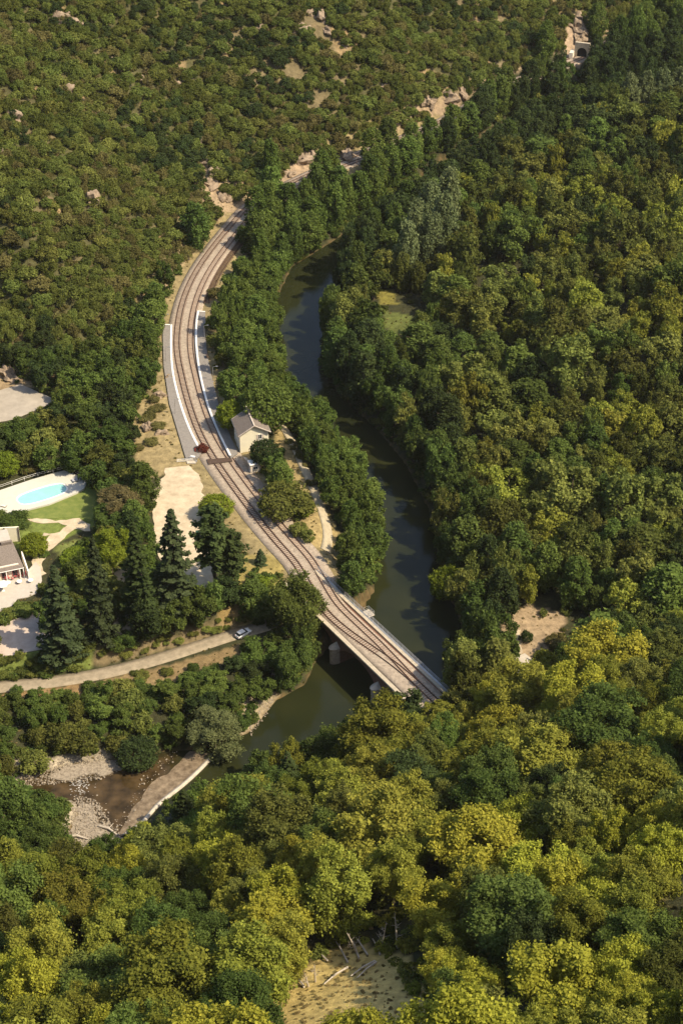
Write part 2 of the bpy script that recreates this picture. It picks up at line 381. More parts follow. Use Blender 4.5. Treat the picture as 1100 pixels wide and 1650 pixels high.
t.links.new(at_.outputs['Color'], vm.inputs[0]); t.links.new(mr.outputs[0], vm.inputs['Scale'])
t.links.new(vm.outputs[0], b.inputs['Base Color']); b.inputs['Roughness'].default_value = .95; b.inputs['Specular IOR Level'].default_value = .15
bp = t.nodes.new('ShaderNodeBump'); bp.inputs['Strength'].default_value = .7; bp.inputs['Distance'].default_value = .5
t.links.new(na.outputs[0], bp.inputs['Height']); t.links.new(bp.outputs[0], b.inputs['Normal'])
tag(link('ground', me, m), kind='structure')

# river water: a level sheet lying in its bed
xs = np.arange(-330, 420, 2.5); ys = np.arange(220, 830, 2.5); wx, wy = np.meshgrid(xs, ys)
md = river_d(wx, wy) < 6
ii = np.arange(wx.size).reshape(wx.shape); keep = md[:-1, :-1] & md[:-1, 1:] & md[1:, 1:] & md[1:, :-1]
Fw = np.stack([ii[:-1, :-1], ii[:-1, 1:], ii[1:, 1:], ii[1:, :-1]], -1)[keep]
used, inv = np.unique(Fw.ravel(), return_inverse=True)
Vw = np.stack([wx.ravel(), wy.ravel(), np.zeros(wx.size)], -1)[used]
me = npmesh('river', Vw, inv.reshape(-1, 4))
wpx, wpy, _ = proj(Vw[:, 0], Vw[:, 1], 0.0)
SH = np.array([W(a, b_, 0) for a, b_ in ((-60,1240),(60,1236),(200,1222),(262,1214),(300,1212),(215,1345),(150,1372),(60,1375),(-60,1300))])
sh_d = dpl(Vw[:, 0], Vw[:, 1], SH, True)*np.where(inpoly(Vw[:, 0], Vw[:, 1], SH), 1, -1)
a_ = me.attributes.new('shallow', 'FLOAT', 'POINT'); a_.data.foreach_set('value', sstep(-1, 3, sh_d).astype(np.float32))
m, t, b = newmat('river_water')
geo = t.nodes.new('ShaderNodeNewGeometry'); na = t.nodes.new('ShaderNodeTexNoise'); na.inputs['Scale'].default_value = 1.4; na.inputs['Detail'].default_value = 4
t.links.new(geo.outputs['Position'], na.inputs['Vector'])
nb = t.nodes.new('ShaderNodeTexNoise'); nb.inputs['Scale'].default_value = .05; nb.inputs['Detail'].default_value = 3; t.links.new(geo.outputs['Position'], nb.inputs['Vector'])
rr = t.nodes.new('ShaderNodeValToRGB'); rr.color_ramp.elements[0].position = .35; rr.color_ramp.elements[1].position = .65
rr.color_ramp.elements[0].color = (.013,.016,.006, 1); rr.color_ramp.elements[1].color = (.022,.024,.008, 1)
t.links.new(nb.outputs[0], rr.inputs[0])
sa = t.nodes.new('ShaderNodeAttribute'); sa.attribute_name = 'shallow'; r2 = t.nodes.new('ShaderNodeValToRGB'); r2.color_ramp.elements[0].position = .35; r2.color_ramp.elements[1].position = .7
r2.color_ramp.elements[0].color = (.028,.019,.008, 1); r2.color_ramp.elements[1].color = (.085,.055,.024, 1); n3 = t.nodes.new('ShaderNodeTexNoise'); n3.inputs['Scale'].default_value = .35; n3.inputs['Detail'].default_value = 7
t.links.new(geo.outputs['Position'], n3.inputs['Vector']); t.links.new(n3.outputs[0], r2.inputs[0]); mx_ = t.nodes.new('ShaderNodeMix'); mx_.data_type = 'RGBA'
t.links.new(sa.outputs['Fac'], mx_.inputs[0]); t.links.new(rr.outputs[0], mx_.inputs[6]); t.links.new(r2.outputs[0], mx_.inputs[7]); t.links.new(mx_.outputs[2], b.inputs['Base Color'])
b.inputs['Roughness'].default_value = .07; b.inputs['IOR'].default_value = 1.33; b.inputs['Specular IOR Level'].default_value = .38
bp = t.nodes.new('ShaderNodeBump'); bp.inputs['Strength'].default_value = .35; bp.inputs['Distance'].default_value = .06
t.links.new(na.outputs[0], bp.inputs['Height']); t.links.new(bp.outputs[0], b.inputs['Normal'])
tag(link('river', me, m), kind='structure')

# ------------------------------------------------------------------ sheets draped over the ground
def rough(poly, amp, step=1.2):
    P = np.array(poly, float); out = []; n = len(P)
    for i in range(n):
        a, b = P[i], P[(i+1) % n]; L = np.linalg.norm(b-a); k = max(1, int(L/step)); nn = np.array([b[1]-a[1], a[0]-b[0]])/(L+1e-9)
        for j in range(k):
            p = a+(b-a)*j/k; out.append(p+nn*amp*2*float(fbm(np.array([p[0]]), np.array([p[1]]), 2.6, 61)[0]))
    return out
def drape(name, poly, m, dz=.1, kind='structure', thick=.25, cell=1.3, level=None, amp=0.0):
    if amp: poly = rough(poly, amp)
    bm = bmesh.new(); P = [(float(a), float(b)) for a, b in poly]
    vs_ = [bm.verts.new((a, b, 0)) for a, b in P]; bm.faces.new(vs_)
    x0, x1 = min(p[0] for p in P), max(p[0] for p in P); y0, y1 = min(p[1] for p in P), max(p[1] for p in P)
    if level is None:
        for k in range(1, int((x1-x0)/cell)+1):
            bmesh.ops.bisect_plane(bm, geom=bm.verts[:]+bm.edges[:]+bm.faces[:], plane_co=(x0+k*cell, 0, 0), plane_no=(1, 0, 0))
        for k in range(1, int((y1-y0)/cell)+1):
            bmesh.ops.bisect_plane(bm, geom=bm.verts[:]+bm.edges[:]+bm.faces[:], plane_co=(0, y0+k*cell, 0), plane_no=(0, 1, 0))
    bmesh.ops.recalc_face_normals(bm, faces=bm.faces)
    for f in bm.faces:
        if f.normal.z < 0: f.normal_flip()
    co = np.array([v.co[:2] for v in bm.verts]); z = Z(co[:, 0], co[:, 1]) if level is None else np.full(len(co), level)
    for v, zz in zip(bm.verts, z): v.co.z = float(zz)+dz
    g = bmesh.ops.extrude_edge_only(bm, edges=[e for e in bm.edges if e.is_boundary])
    for v in g['geom']:
        if isinstance(v, bmesh.types.BMVert): v.co.z -= thick
    me = bpy.data.meshes.new(name); bm.to_mesh(me); bm.free()
    return tag(link(name, me, m), kind=kind)
def normals(P):
    d = np.gradient(P, axis=0); d /= np.linalg.norm(d, axis=1)[:, None]+1e-9
    return np.stack([d[:, 1], -d[:, 0]], -1)       # right-hand side of travel
def ribbon(P, a, b_, z, thick=.25, nacross=1):
    n = normals(P); rows = []
    for k in range(nacross+1):
        o = a+(b_-a)*k/nacross; q = P+n*(o[:, None] if np.ndim(o) else o); rows.append(q)
    rows = [rows[0]]+rows+[rows[-1]]
    V = []; L = len(P)
    for j, q in enumerate(rows):
        zz = z(q[:, 0], q[:, 1]) if callable(z) else np.full(L, z)
        if j in (0, len(rows)-1): zz = zz-thick
        V.append(np.column_stack([q, zz]))
    V = np.vstack(V); Fc = []
    for j in range(len(rows)-1):
        a0 = j*L+np.arange(L-1); Fc.append(np.stack([a0, a0+1, a0+L+1, a0+L], -1))
    return V, np.vstack(Fc)
def ribobj(name, m, parts_, parent=None, kind=None):
    V = []; Fc = []; n = 0
    for v, f in parts_: V.append(v); Fc.append(f+n); n += len(v)
    o = link(name, npmesh(name, np.vstack(V), np.vstack(Fc)), m, parent)
    if kind: o['kind'] = kind
    return o

# ---- railway
RL = crom([RAIL[i] for i in range(0, len(RAIL), 6)]+[RAIL[-1]], 1.2)
RL = RL[(RL[:, 1] < 720)]
# resample evenly
s_ = np.concatenate([[0], np.cumsum(np.hypot(*np.diff(RL, axis=0).T))])
SS = np.arange(0, s_[-1], 1.2); RL = np.column_stack([np.interp(SS, s_, RL[:, 0]), np.interp(SS, s_, RL[:, 1])])
for _ in range(6): RL[1:-1] = .25*RL[:-2]+.5*RL[1:-1]+.25*RL[2:]
def sof(pt): return float(SS[np.argmin(np.hypot(*(RL-np.array(pt)).T))])
sA, sB = sof(ABN), sof(ABS_)
halfw = np.where((SS > sA-2) & (SS < sB+2), 3.5, 4.6+1.0*np.exp(-((SS-sof(W(370,760)))/60)**2))
tag(ribobj('ballast_bed', M['ballast'], [ribbon(RL, -halfw, halfw, 8.42, .6, 6)]), kind='structure')
sw0, sw1 = sof(W(585, 1028)), sof(W(690, 1126))
SRIGHT = np.array([-(2.0-1.2*k) for k in sstep(sw0, sw1, SS)])  # right-hand (east) track; travel is towards the camera so east is the negative side
def side(o): return o
if (normals(RL)[len(RL)//2])[0] > 0: SRIGHT = -SRIGHT
SG = np.sign(SRIGHT[0])
STOP = sof(W(682, 1118)); t_ = sstep(sof(W(550,985)), STOP, SS)
SLEFT = -SG*2.0*(1-t_)+SRIGHT*t_
def trackobj(name, off, msk, label):
    P = RL[msk]; o = off[msk]; Q = P+normals(P)*o[:, None]
    root = empty(name, (0, 0, 0)); tag(root, label, 'railway track', 'railway tracks')
    for sd_ in (-.7525, .7525):
        V, Fc = ribbon(Q, sd_-.07, sd_+.07, 8.66, .18)
        ribobj('rail', M['rail'], [(V, Fc)], root)
    s = np.concatenate([[0], np.cumsum(np.hypot(*np.diff(Q, axis=0).T))]); ks = np.arange(0, s[-1], .75)
    X = np.interp(ks, s, Q[:, 0]); Y = np.interp(ks, s, Q[:, 1]); dx = np.gradient(X); dy = np.gradient(Y); an = np.arctan2(dy, dx)
    mb = MB()
    jn = np.interp(ks, s, np.abs(o-SRIGHT[msk]))
    for x, y, a, q_ in zip(X, Y, an, jn):
        if off is not SRIGHT and q_ < 2.0: continue
        mb.box((x, y, 8.42), (.24, 2.4, .13), a)
    sl = mb.build('sleepers', M['sleeper'] if off is SRIGHT else M['sleeperdark'], root); sl['kind'] = 'stuff'
    return root
trackobj('railway_track', SRIGHT, SS < SS[-1]-2, 'long curving railway track nearest the river, running from the cutting over the bridge')
trackobj('railway_track', SLEFT, SS < STOP+4, 'railway track on the hillside, merging with the river-side track on the bridge')
# siding
sd0, sd1 = sof(W(390, 352)), sof(W(322, 500))
k_ = (SS > sd0-6) & (SS < sd1-4)
trackobj('railway_track', SG*(2.0+3.4*sstep(sd0-8, sd0+16, SS)), k_, 'short rusty siding beside the main tracks above the platforms')

# ---- platforms
def platform(polypx, edgepx, endpx, label, name='platform'):
    P = WP(polypx, 8.9)
    root = empty(name, (float(P[:, 0].mean()), float(P[:, 1].mean()), 8.3)); tag(root, label, 'platform', 'station platforms')
    c = np.array([P[:, 0].mean(), P[:, 1].mean()])
    MB().prism([tuple(p-c) for p in P], -.2, .62).build('platform_body', M['asphalt'], root)
    def strip(px, wd, nm, zt=.66, m=M['white']):
        q = crom(WP(px, 8.9), 1.0)-c; V, Fc = ribbon(q, -wd/2, wd/2, zt, .06); ribobj(nm, m, [(V, Fc)], root)
    strip(edgepx, .62, 'edge_line'); 
    for e in endpx: strip(e, .35, 'end_line')
    return root
platform([(262,522),(277,522),(276,560),(279,600),(290,645),(306,690),(325,728),(318,738),(300,740),(288,700),(273,650),(264,590)],
         [(276,523),(275.5,560),(278.5,600),(289,645),(305,690),(322,724)], [[(262,523),(277,523)]], 'long grey platform with a white edge line on the hillside side of the tracks')
platform([(318,500),(331,502),(331,540),(334,570),(342,610),(352,650),(366,690),(383,730),(372,738),(352,698),(335,655),(322,605),(315.5,560),(315,525)],
         [(319,502),(316.2,525),(316.7,560),(323,605),(336,655),(353,697),(371,734)], [[(318,501),(331,502)]], 'narrow grey platform with a white edge line on the station house side')
# pale ramp at the foot of the left platform
drape('crossing_ramp', WP([(292,715),(300,713),(314,738),(316,748),(302,748)], 8.5), M['concrete'], .3)
drape('level_crossing', WP([(333,741),(372,738),(375,744),(336,749)], 8.5), M['wood'], .36, thick=.1, level=8.36)

# ---- yards, roads and paths
drape('gravel_yard', WP([(268,757),(285,752),(303,751),(318,765),(326,790),(329,820),(330,850),(340,885),(344,930),(350,955),(318,965),(300,940),(262,905),(248,870),(246,830),(250,790)], 8.5), M['sand'], .12, amp=.7)
drape('garden_path', WP([(120,905),(133,905),(190,915),(207,918),(203,945),(195,975),(186,972),(192,940),(185,925)], 8.5), M['sand'], .12, amp=.7)
drape('garden_path', WP([(44,836),(90,838),(126,837),(147,845),(146,856),(120,852),(105,868),(80,888),(66,905),(76,925),(62,930),(52,905),(62,885),(82,862),(70,866),(72,861),(95,857),(110,846),(85,842),(44,840)], 8.5), M['sand'], .12, amp=.7)
drape('driveway', WP([(-120,1050),(-60,1012),(0,1008),(35,994),(64,983),(76,990),(82,1030),(76,1045),(40,1052),(0,1060),(-120,1082)], 8.5), M['pink'], .12, amp=.4)
drape('driveway', WP([(190,972),(215,975),(225,1020),(180,1024)], 8.5), M['sand'], .1)
V, Fc = ribbon(crom(LROAD, 1.2), -1.95, 1.95, lambda x, y: Z(x, y)+.12, .3, 3)
tag(ribobj('asphalt_road', M['track'], [(V, Fc)]), kind='structure')
V, Fc = ribbon(crom(DPATH, 1.2), -1.25, 1.25, lambda x, y: Z(x, y)+.15, .4, 3)
tag(ribobj('dirt_path', M['dirt'], [(V, Fc)]), kind='structure')
drape('house_forecourt', WP([(366,737),(378,728),(386,733),(398,738),(409,752),(412,770),(402,776),(388,760)], 8.4), M['concrete'], .1)
drape('parking_slab', WP([(-60,640),(0,629),(34,619),(92,645),(60,660),(22,676),(-60,690)], 8.6), M['court'], .15)
drape('clearing_path', WP([(826,1060),(845,1052),(858,1062),(842,1085),(838,1102),(824,1096)], 4.6), M['concrete'], .12)
drape('clearing_path', WP([(826,1012),(840,1012),(842,1050),(828,1056)], 4.6), M['sand'], .12, amp=.7)
drape('pool_lawn', WP([(20,830),(55,818),(95,803),(138,786),(150,783),(155,800),(148,838),(120,835),(60,836)], 8.5), mat('mown_grass', (.10,.135,.025), .95, .15, .6, col2=(.17,.19,.045)), .06, amp=.4)
#@@SCENE2
# ------------------------------------------------------------------ the bridge
bang = math.atan2(BD[1], BD[0])
br = empty('railway_bridge', (float(ABN[0]), float(ABN[1]), 0.0), bang)
tag(br, 'stone arched railway bridge crossing the green river', 'bridge')
LEN = S1-S0; HW = 4.35        # local x along the bridge, local +y or -y = sides
ysd = 1.0 if (BN @ np.array([-BD[1], BD[0]])) > 0 else -1.0     # local y sign of the viewer's-left side
prof = [(-6, 8.15), (-6, -2)]
def arch(x0, x1):
    o = []
    for k in range(0, 15):
        a = math.pi*(1-k/14); o.append(((x0+x1)/2+math.cos(a)*(x1-x0)/2, 2.6+math.sin(a)*3.9))
    return o
pw = 1.15; sup = [0.0, PIER[0]-S0, PIER[1]-S0, LEN]
for i in range(3):
    a = sup[i]+(pw if i else 0); b2 = sup[i+1]-(pw if i < 2 else 0)
    prof += [(a, -2)]+arch(a, b2)+[(b2, -2)]
prof += [(LEN+6, -2), (LEN+6, 8.15)]
bm = bmesh.new(); vv = [bm.verts.new((p[0], -HW, p[1])) for p in prof]; f = bm.faces.new(vv)
g = bmesh.ops.extrude_face_region(bm, geom=[f])
for v in g['geom']:
    if isinstance(v, bmesh.types.BMVert): v.co.y = HW
bmesh.ops.recalc_face_normals(bm, faces=bm.faces)
bmesh.ops.triangulate(bm, faces=[f for f in bm.faces if len(f.verts) > 4])
me = bpy.data.meshes.new('arches'); bm.to_mesh(me); bm.free(); link('arches', me, M['brick'], br)
for sg, nm in ((ysd, 'coping'), (-ysd, 'coping')):
    MB().box((LEN/2, sg*(HW+.02), 8.3), (LEN+12, 1.0 if sg == ysd else .8, .5)).build(nm, M['coping'], br)
for k in (1, 2):
    for sg in (1, -1):
        mb = MB(); n = 10; x = sup[k]
        base_ = [(x+pw*1.02*math.cos(a), sg*(HW+2.0*abs(math.sin(a)))) for a in [math.pi*i/n for i in range(n+1)]]
        mb.prism(base_, -2, 4.6); q = mb.build('pier_cutwater', M['stone'], br)
        mb = MB(); v = [(px_2, py_2, 4.6) for px_2, py_2 in [(x+(a-x)*1.12, sg*HW+(b2-sg*HW)*1.12) for a, b2 in base_]]
        v.append((x, sg*(HW+.1), 6.0)); mb.add(v, [(i, i+1, n+1) for i in range(n)]+[tuple(range(n+1))])
        mb.build('cap', M['concrete'], q)
# railing on the river-bend side with two refuges, on brackets
mb = MB(); rs = -ysd*(HW+.95)
mb.box((LEN/2, -ysd*(HW+.62), 8.36), (LEN+12, .75, .16)); mb.build('walkway', M['steel'], br)
def railing(mb, x0, x1, y):
    for h in (.45, .8, 1.1): mb.tube([(x0, y, 8.42+h), (x1, y, 8.42+h)], .04, 4)
    for x in np.arange(x0, x1+.1, 2.0): mb.tube([(x, y, 8.3), (x, y, 9.55)], .05, 4)
mb = MB(); railing(mb, -6, LEN+6, rs); mb.build('railing', M['steel'], br)
mb = MB(); railing(mb, -4, LEN+6, ysd*(HW+.30)); 
for x in (PIER[0]-S0-2, LEN+3):
    r0 = MB().box((x, -ysd*(HW+1.75), 8.36), (2.6, 1.7, .18)).build('refuge', M['concrete'], br)
    m2 = MB(); y2 = -ysd*(HW+2.5)
    for h in (.5, 1.1): m2.tube([(x-1.2, rs, 8.42+h), (x-1.2, y2, 8.42+h), (x+1.2, y2, 8.42+h), (x+1.2, rs, 8.42+h)], .05, 4)
    for q in ((-1.2, y2), (1.2, y2), (0, y2)): m2.tube([(x+q[0], q[1], 8.3), (x+q[0], q[1], 9.55)], .05, 4)
    m2.build('guard_rail', M['steel'], r0)

# ------------------------------------------------------------------ tunnel portal at the far end of the valley
tp = onground(940, 100); tx, ty = W(936, 92, 8.4)
pt = empty('tunnel_portal', (tx, ty, 8.2), R_(-18)); pt.scale = (.58, .7, .58); tag(pt, 'pale stone railway tunnel mouth in the far rock face', 'tunnel')
pr = [(-5.2, 0), (-5.2, 10.5), (5.2, 10.5), (5.2, 0), (3.4, 0)]+[(3.4*math.cos(a), 3.6+3.4*math.sin(a)) for a in np.linspace(0, math.pi, 13)]+[(-3.4, 0)]
bm = bmesh.new(); f = bm.faces.new([bm.verts.new((a, 0, b)) for a, b in pr]); g = bmesh.ops.extrude_face_region(bm, geom=[f])
for v in g['geom']:
    if isinstance(v, bmesh.types.BMVert): v.co.y = 1.6
bmesh.ops.recalc_face_normals(bm, faces=bm.faces); bmesh.ops.triangulate(bm, faces=bm.faces)
me = bpy.data.meshes.new('portal_wall'); bm.to_mesh(me); bm.free(); link('portal_wall', me, M['coping'], pt)
MB().box((0, 1.1, 4), (7.4, .5, 8.5)).build('tunnel_mouth', mat('painted_tunnel_dark', (.012,.011,.010), .95, .2, 1), pt)  # darkness inside the tunnel, painted as a near-black panel filling the opening
MB().box((-6.6, -1.5, 2.2), (2.8, 6, 4.6), taper=.9).build('wing_wall', M['wallpale'], pt)

# ------------------------------------------------------------------ station house
def gable_roof(mb, L, Wd, ze, rise, ov, th=.18):
    h = Wd/2+ov; zo = ze-rise*ov/(Wd/2); y0, y1 = -L/2-ov, L/2+ov
    for sg in (-1, 1):
        a = [(0, y0, ze+rise), (sg*h, y0, zo), (sg*h, y1, zo), (0, y1, ze+rise)]
        n = 4; v = a+[(p[0], p[1], p[2]+th) for p in a]
        mb.add(v, [(0,1,2,3),(7,6,5,4),(0,4,5,1),(1,5,6,2),(2,6,7,3),(3,7,4,0)])
def opening(parent, name, x, y, z, wx, wz, face, frame=M['white'], shut=None, leaf=None):
    dx = .06*face[0]; dy = .06*face[1]; alongx = abs(face[1]) > 0
    d = lambda a, t: (a, t) if alongx else (t, a)
    fr = MB(); 
    for sx in (-1, 1):
        o = sx*wx/2; c = (x+(o if alongx else 0)+dx, y+(0 if alongx else o)+dy, z); fr.box(c, (*d(.1, .14), wz+.1))
    for sz in (-1, 1): fr.box((x+dx, y+dy, z+sz*wz/2), (*d(wx-.1, .14), .1))
    fr.box((x+dx, y+dy, z), (*d(.06, .1), wz-.1))
    w_ = fr.build(name, frame, parent)
    MB().box((x+dx*.4, y+dy*.4, z), (*d(wx-.08, .06), wz-.08)).build('pane' if not leaf else 'door_panel', leaf or M['glass'], w_)
    if shut:
        for sx in (-1, 1):
            o = sx*(wx*.76); MB().box((x+(o if alongx else 0)+dx, y+(0 if alongx else o)+dy, z), (*d(wx*.46, .06), wz)).build('shutter', shut, w_)
    return w_
def stone_house(loc, rz, L, Wd, ze, rise, label, cat, name='station_house'):
    h = empty(name, loc, rz); tag(h, label, cat)
    mb = MB(); a, b = Wd/2, L/2
    mb.add([(-a,-b,-1),(a,-b,-1),(a,b,-1),(-a,b,-1),(-a,-b,ze),(a,-b,ze),(a,b,ze),(-a,b,ze),(0,-b,ze+rise),(0,b,ze+rise)],
           [(0,1,5,8,4),(2,3,7,9,6),(1,2,6,5),(3,0,4,7),(3,2,1,0),(4,8,9,7),(8,5,6,9)])
    mb.build('wall', M['wall'], h)
    r = MB(); gable_roof(r, L, Wd, ze, rise, .55); ro = r.build('roof', M['slate'], h)
    rd = MB(); rd.box((0, 0, ze+rise+.2), (.32, L+1.1, .16)); rd.build('ridge_tiles', M['ridge'], ro)
    for sg in (-1, 1):
        for ye in (-1, 1):
            y = ye*(L/2+.62); hh = Wd/2+.55; zo = ze-rise*.55/(Wd/2)
            MB().tube([(0, y, ze+rise+.05), (sg*hh, y, zo+.05)], .14, 4).build('bargeboard', M['ridge'], ro)
    for sg in (-1, 1): MB().tube([(sg*(Wd/2+.6), -L/2-.5, ze-rise*.6/(Wd/2)+.05), (sg*(Wd/2+.6), L/2+.5, ze-rise*.6/(Wd/2)+.05)], .09, 5).build('gutter', M['metal'], ro)
    return h, ro
e0 = np.array(W(384, 703, 14.2)); e1 = np.array(W(374, 678, 14.2)); ax = (e1-e0)/np.linalg.norm(e1-e0); hr = math.atan2(ax[1], ax[0])-math.pi/2
Lh, Wh = 7.6, 7.9
nrm = np.array([ax[1], -ax[0]]); ctr = e0+ax*(Lh/2+.5)+nrm*(Wh/2+.5)
h, ro = stone_house((float(ctr[0]), float(ctr[1]), 8.4), hr, Lh, Wh, 6.0, 2.4, 'small two-storey cream station house with grey gabled roof beside the railway', 'house')
for zz in (1.5, 4.4):
    opening(h, 'window', 1.6, -Lh/2, zz, 1.0, 1.5, (0, -1), shut=M['ridge'])
for yy in (-2.2, 2.2): opening(h, 'window', -Wh/2, yy, 4.4, 1.0, 1.5, (-1, 0)); 
opening(h, 'door', -Wh/2, 0, 1.2, 1.1, 2.2, (-1, 0), leaf=M['wood'])
for yy in (-2.4, 2.4): opening(h, 'window', -Wh/2, yy, 1.5, 1.0, 1.6, (-1, 0))
ch = MB().box((0, Lh/2-.4, 9.0), (.9, .6, 1.6)).box((0, Lh/2-.4, 9.85), (1.1, .8, .14)); ch.build('chimney', M['wallpale'], ro)

# low white kiosk in front of the house
kx, ky = W(410, 757, 8.5)
k = empty('ticket_kiosk', (kx, ky, 8.45), hr+.05); tag(k, 'low white kiosk with flat roof and dark front beside the station house', 'kiosk')
MB().box((0, 0, 1.2), (2.6, 2.2, 2.4)).build('wall', M['wallpale'], k)
MB().box((0, 0, 2.5), (3.0, 2.6, .2)).build('roof', M['white'], k)
opening(k, 'window', 0, -1.1, 1.4, 1.3, .9, (0, -1)); opening(k, 'door', -1.3, 0, 1.05, .9, 2.0, (-1, 0), leaf=M['wood'])

# things by the crossing at the foot of the left platform
def lamp_post(px, py, label, h=5.0, z=8.5):
    x, y = W(px, py, z); z0 = float(Z(x, y)); L_ = empty('street_lamp', (x, y, z0+.0)); tag(L_, label, 'street lamp', 'platform lamps')
    MB().tube([(0, 0, 0), (0, 0, h)], [.09, .06], 6).box((0, 0, .1), (.35, .35, .2)).build('pole', M['steel'], L_)
    MB().tube([(0, 0, h), (.9, 0, h+.25)], .045, 5).build('arm', M['steel'], L_)
    MB().box((1.15, 0, h+.25), (.7, .28, .12)).build('lamp_head', M['metal'], L_)
for q in ((268, 583, 'lamp post halfway along the hillside platform'), (283, 668, 'lamp post near the lower end of the hillside platform'),
          (266, 530, 'lamp post at the upper end of the hillside platform'), (330, 548, 'lamp post at the upper end of the station house platform'),
          (344, 615, 'lamp post halfway along the station house platform')): lamp_post(*q)
sx_, sy_ = W(316, 744)
sg = empty('railway_signal', (sx_, sy_, 8.4)); tag(sg, 'grey mast signal with black head at the foot of the left platform', 'railway signal')
MB().tube([(0, 0, 0), (0, 0, 4.6)], .09, 6).box((0, 0, .2), (.6, .6, .4)).build('mast', M['steel'], sg)
hd = MB().box((0, -.1, 4.2), (.65, .3, 1.5)).build('signal_head', M['darkplastic'], sg)
[MB().tube([(0, -.25, z), (0, -.42, z)], .11, 8).build('lens', M['lamp'], hd) for z in (3.8, 4.2, 4.6)]
MB().tube([(.25, .2, 0), (.25, .2, 4.0)], .03, 4).tube([(.5, .2, 0), (.5, .2, 4.0)], .03, 4).build('ladder', M['steel'], sg)
bx, by = W(311, 742)
cb = empty('equipment_cabinet', (bx, by, 8.35), -.3); tag(cb, 'grey trackside cabinet beside the signal mast', 'cabinet')
MB().box((0, 0, .7), (1.2, .6, 1.4)).build('casing', M['metal'], cb); MB().box((0, 0, 1.45), (1.35, .75, .12)).build('lid', M['white'], cb)
MB().box((-.3, -.31, .7), (.5, .04, 1.2)).box((.3, -.31, .7), (.5, .04, 1.2)).build('door', M['steel'], cb)
fx, fy = W(300, 744)
fc = empty('metal_barrier', (fx, fy, 8.4), .1); tag(fc, 'white pedestrian barrier across the pale ramp', 'barrier')
for zz in (.35, .7, 1.05): MB().tube([(-2.4, 0, zz), (2.4, 0, zz)], .05, 5).build('rail', M['white'], fc)
[MB().tube([(x, 0, -.2), (x, 0, 1.1)], .06, 5).build('post', M['white'], fc) for x in (-2.4, 0, 2.4)]
for (px, py, lab) in ((338, 546, 'dark waiting bench at the upper end of the narrow platform'), (336, 575, 'dark waiting bench halfway along the narrow platform')):
    x, y = W(px-2, py, 9.1); bn = empty('bench', (x, y, 8.92), .2+math.pi/2); tag(bn, lab, 'bench', 'platform benches')
    MB().box((0, 0, .45), (1.8, .45, .06)).build('seat', M['wood'], bn); MB().box((0, .22, .75), (1.8, .06, .4)).build('backrest', M['wood'], bn)
    for s1 in (-.7, .7): MB().box((s1, 0, .21), (.08, .4, .42)).build('leg', M['metal'], bn)

# yard: dark bin store and a row of boulders
x, y = W(321, 864); bs = empty('waste_bin', (x, y, 8.6), .3); tag(bs, 'dark wheeled waste container standing in the gravel yard', 'bin')
MB().box((0, 0, .75), (1.5, 1.05, 1.1), taper=1.0).build('bin_body', M['darkplastic'], bs); MB().box((0, .02, 1.36), (1.56, 1.12, .12)).build('lid', mat('lid_green', (.02,.05,.03), .5, .1), bs)
for a in (-.6, .6):
    for b_ in (-.4, .4): MB().tube([(a-.05, b_, .1), (a+.05, b_, .1)], .1, 10).build('wheel', M['tyre'], bs)
for i, (px, py) in enumerate(((317, 876), (324, 877), (331, 876))):
    x, y = W(px, py); mb = MB(); mb.tube([(-.75, 0, .3), (.75, .1, .3)], [.27, .24], 8); o = mb.build('barrier_log', M['bark'])
    o.location = (x, y, 8.55); tag(o, 'short dark log lying across the gravel yard as a barrier', 'log', 'barrier logs in the yard')

# ------------------------------------------------------------------ car on the lower road
def make_car(loc, rz, label, paint, name='parked_car'):
    c = empty(name, loc, rz); tag(c, label, 'car')
    L, Wd = 4.1, 1.75
    sec = [(-2.05,.35,.62),(-2.0,.30,.86),(-1.55,.28,.95),(-.2,.28,.98),(.85,.28,.96),(1.75,.28,.82),(2.02,.32,.62),(2.05,.35,.5)]
    mb = MB(); v = []; f = []
    for x, z0, z1 in sec:
        k = .80 if abs(x) > 1.9 else 1.0; hw = Wd/2*k
        v += [(x,-hw*.92,z0),(x,-hw,(z0+z1)/2),(x,-hw*.90,z1),(x,hw*.90,z1),(x,hw,(z0+z1)/2),(x,hw*.92,z0)]
    for i in range(len(sec)-1):
        for j in range(6): f.append((i*6+j, i*6+(j+1) % 6, (i+1)*6+(j+1) % 6, (i+1)*6+j))
    f.append(tuple(range(6))); f.append(tuple((len(sec)-1)*6+j for j in range(6))[::-1]); mb.add(v, f)
    mb.build('body', paint, c, bevel=.04)
    def cab(z0, z1, k0, k1, xs): 
        return [(xs[0],-k0,z0),(xs[1],-k0,z0),(xs[1],k0,z0),(xs[0],k0,z0),(xs[2],-k1,z1),(xs[3],-k1,z1),(xs[3],k1,z1),(xs[2],k1,z1)]
    q = [(3,2,1,0),(4,5,6,7),(0,1,5,4),(1,2,6,5),(2,3,7,6),(3,0,4,7)]
    MB().add(cab(.96, 1.40, .76, .62, (-1.85, 1.0, -1.45, .25)), q).build('windows', M['glass'], c)
    MB().add(cab(1.395, 1.47, .645, .60, (-1.5, .3, -1.42, .2)), q).build('roof', paint, c)
    for x in (-1.25, 1.3):
        for s1 in (-1, 1):
            wh = MB().tube([(x, s1*.72, .32), (x, s1*.90, .32)], .32, 14).build('wheel', M['tyre'], c)
            MB().tube([(x, s1*.88, .32), (x, s1*.915, .32)], .18, 10).build('rim', M['steel'], wh)
    for s1 in (-.58, .58): MB().box((2.0, s1, .68), (.1, .32, .14)).build('headlight', M['white'], c); MB().box((-2.0, s1, .72), (.1, .28, .18)).build('tail_light', M['lamp'], c)
    return c
